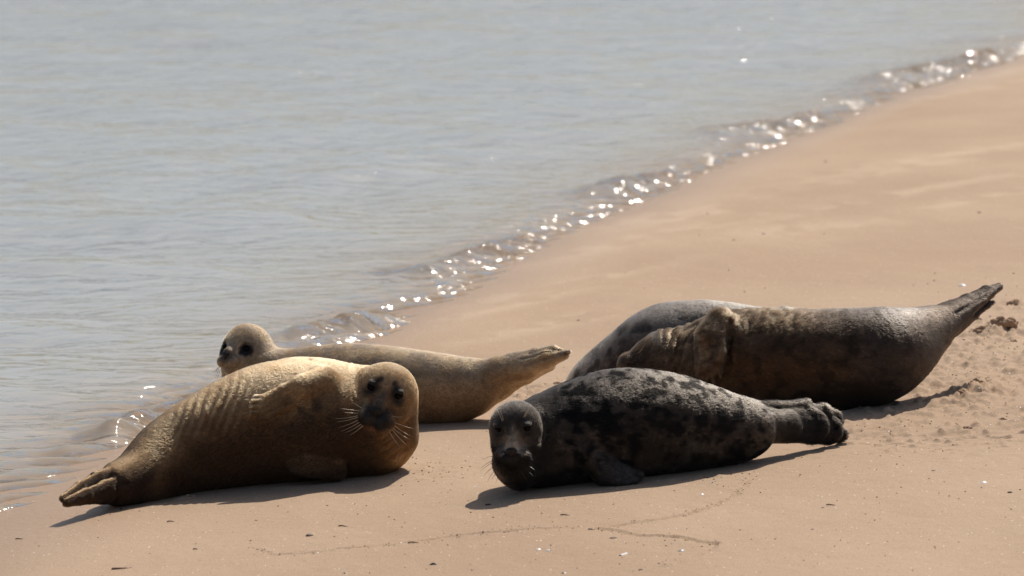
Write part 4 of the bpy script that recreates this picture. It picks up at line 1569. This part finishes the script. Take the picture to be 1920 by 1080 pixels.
def clump(px, py, wd, hg, lab, seed):
    """Crumbled lump of damp sand."""
    r = np.random.default_rng(seed)
    p, m = sit(px, py)
    wd *= m * 1000
    hg *= m * 1000
    fd = Field((-wd * 1.3, -wd * 1.3, -14), (wd * 1.3, wd * 1.3, hg * 1.7), max(2.0, wd / 42))
    fd.ball((0, 0, -4), (wd, wd * .8, hg * .42), 6)
    for _ in range(26):
        a, q = r.uniform(0, 6.28), r.uniform(0, .95) ** .7
        s = r.uniform(.10, .30) * wd * (1.1 - .5 * q)
        x, y = wd * q * math.cos(a), wd * .8 * q * math.sin(a)
        fd.ball((x, y, hg * .35 * (1 - q * q) + s * .25), (s, s, s * r.uniform(.7, 1.1) * min(1.4, hg / wd * 1.4)), 3)
    v, f = fd.mesh()
    n = vnormals(v, f)
    v = v + n * ((fbm(v[:, 0] / 9, v[:, 1] / 9, v[:, 2] / 9 + seed, 3) - .5) * 7)[:, None]
    if (v * n).sum() < 0:
        f = f[:, ::-1].copy()
    o = small('sand_clump', lab, 'sand clump', px, py, v / 1000, f, M_LUMP, .004)
    return o


for i, (px, py, wd, hg, lab) in enumerate([
    (1880, 622, 28, 20, 'large dark clump of crumbled sand below the brown seal\'s raised tail'),
    (1842, 632, 17, 10, 'low clump of crumbled sand left of the large one under the tail'),
    (1856, 728, 11, 14, 'knobbly clump of sand at the right end of the ridge below the tail'),
    (1830, 737, 15, 12, 'clump of crumbled sand in the middle of the ridge below the tail'),
    (1806, 746, 15, 8, 'low clump of sand at the left end of the ridge below the tail'),
    (1904, 574, 17, 12, 'clump of sand at the right edge beside the tail tip'),
    (1833, 606, 9, 9, 'small dark sand clump touching the tail from behind'),
    (1902, 645, 8, 7, 'small clump of sand at the right edge under the large one'),
    (1880, 785, 8, 6, 'small lone clump of sand at the right edge'),
    (1812, 800, 12, 5, 'flat crumbled clump of sand right of the spotted seal\'s tail'),
    (356, 935, 13, 10, 'clump of sand pushed up against the tan seal\'s belly'),
    (1324, 893, 9, 6, 'crumb of sand in front of the spotted seal\'s flank'),
    (1212, 903, 8, 5, 'crumb of sand at the tip of the spotted seal\'s fore flipper'),
    (1046, 716, 13, 6, 'low clump of sand between the buff seal\'s tail and the grey seal'),
]):
    clump(px, py, wd, hg, lab, 100 + i)

# grit and crumbs: far too many to count
V, F_ = [], []
pts = []
for s, n in zip(SCARPS, (80, 80, 130)):
    s = np.array(s, float)
    for _ in range(n):
        t = r_.uniform(0, len(s) - 1.001)
        i = int(t)
        q = s[i] + (s[i + 1] - s[i]) * (t - i)
        pts.append((q[0] + r_.normal(0, 5), q[1] + r_.normal(0, 2), r_.uniform(.5, 1.5)))
for (a, b, sx, sy, n) in [(820, 880, 50, 25, 60), (1000, 720, 50, 22, 50), (1800, 740, 70, 45, 110), (1860, 640, 50, 50, 90), (1760, 650, 60, 60, 70), (210, 955, 40, 8, 16),
                          (1660, 800, 70, 22, 60), (1380, 890, 60, 14, 40), (1700, 900, 160, 60, 40), (820, 1000, 400, 50, 110), (1500, 1000, 250, 50, 50), (960, 740, 30, 12, 30),
                          (1500, 450, 250, 120, 30), (930, 800, 20, 20, 20), (760, 880, 20, 30, 20)]:
    for _ in range(n):
        pts.append((r_.normal(a, sx), r_.normal(b, sy), r_.uniform(.6, 2.0)))
for (px, py, s) in pts:
    if not (-40 < px < 1960 and 380 < py < 1110):
        continue
    p, m = sit(px, py)
    if shore_d(p[0], p[1]) < .25:
        continue
    v, f = lump_mesh(r_, s * m, s * m, s * m * .7, .5, 3)
    o = len(V)
    V += [tuple(x + p + np.array([0, 0, s * m * .3])) for x in v]
    F_ += [tuple(i + o for i in q) for q in f]
g = mesh_obj('grit', np.array(V), F_, M_LUMP)
g['kind'] = 'stuff'
g['label'] = 'dark crumbs and grit scattered over the sand'
g['category'] = 'grit'
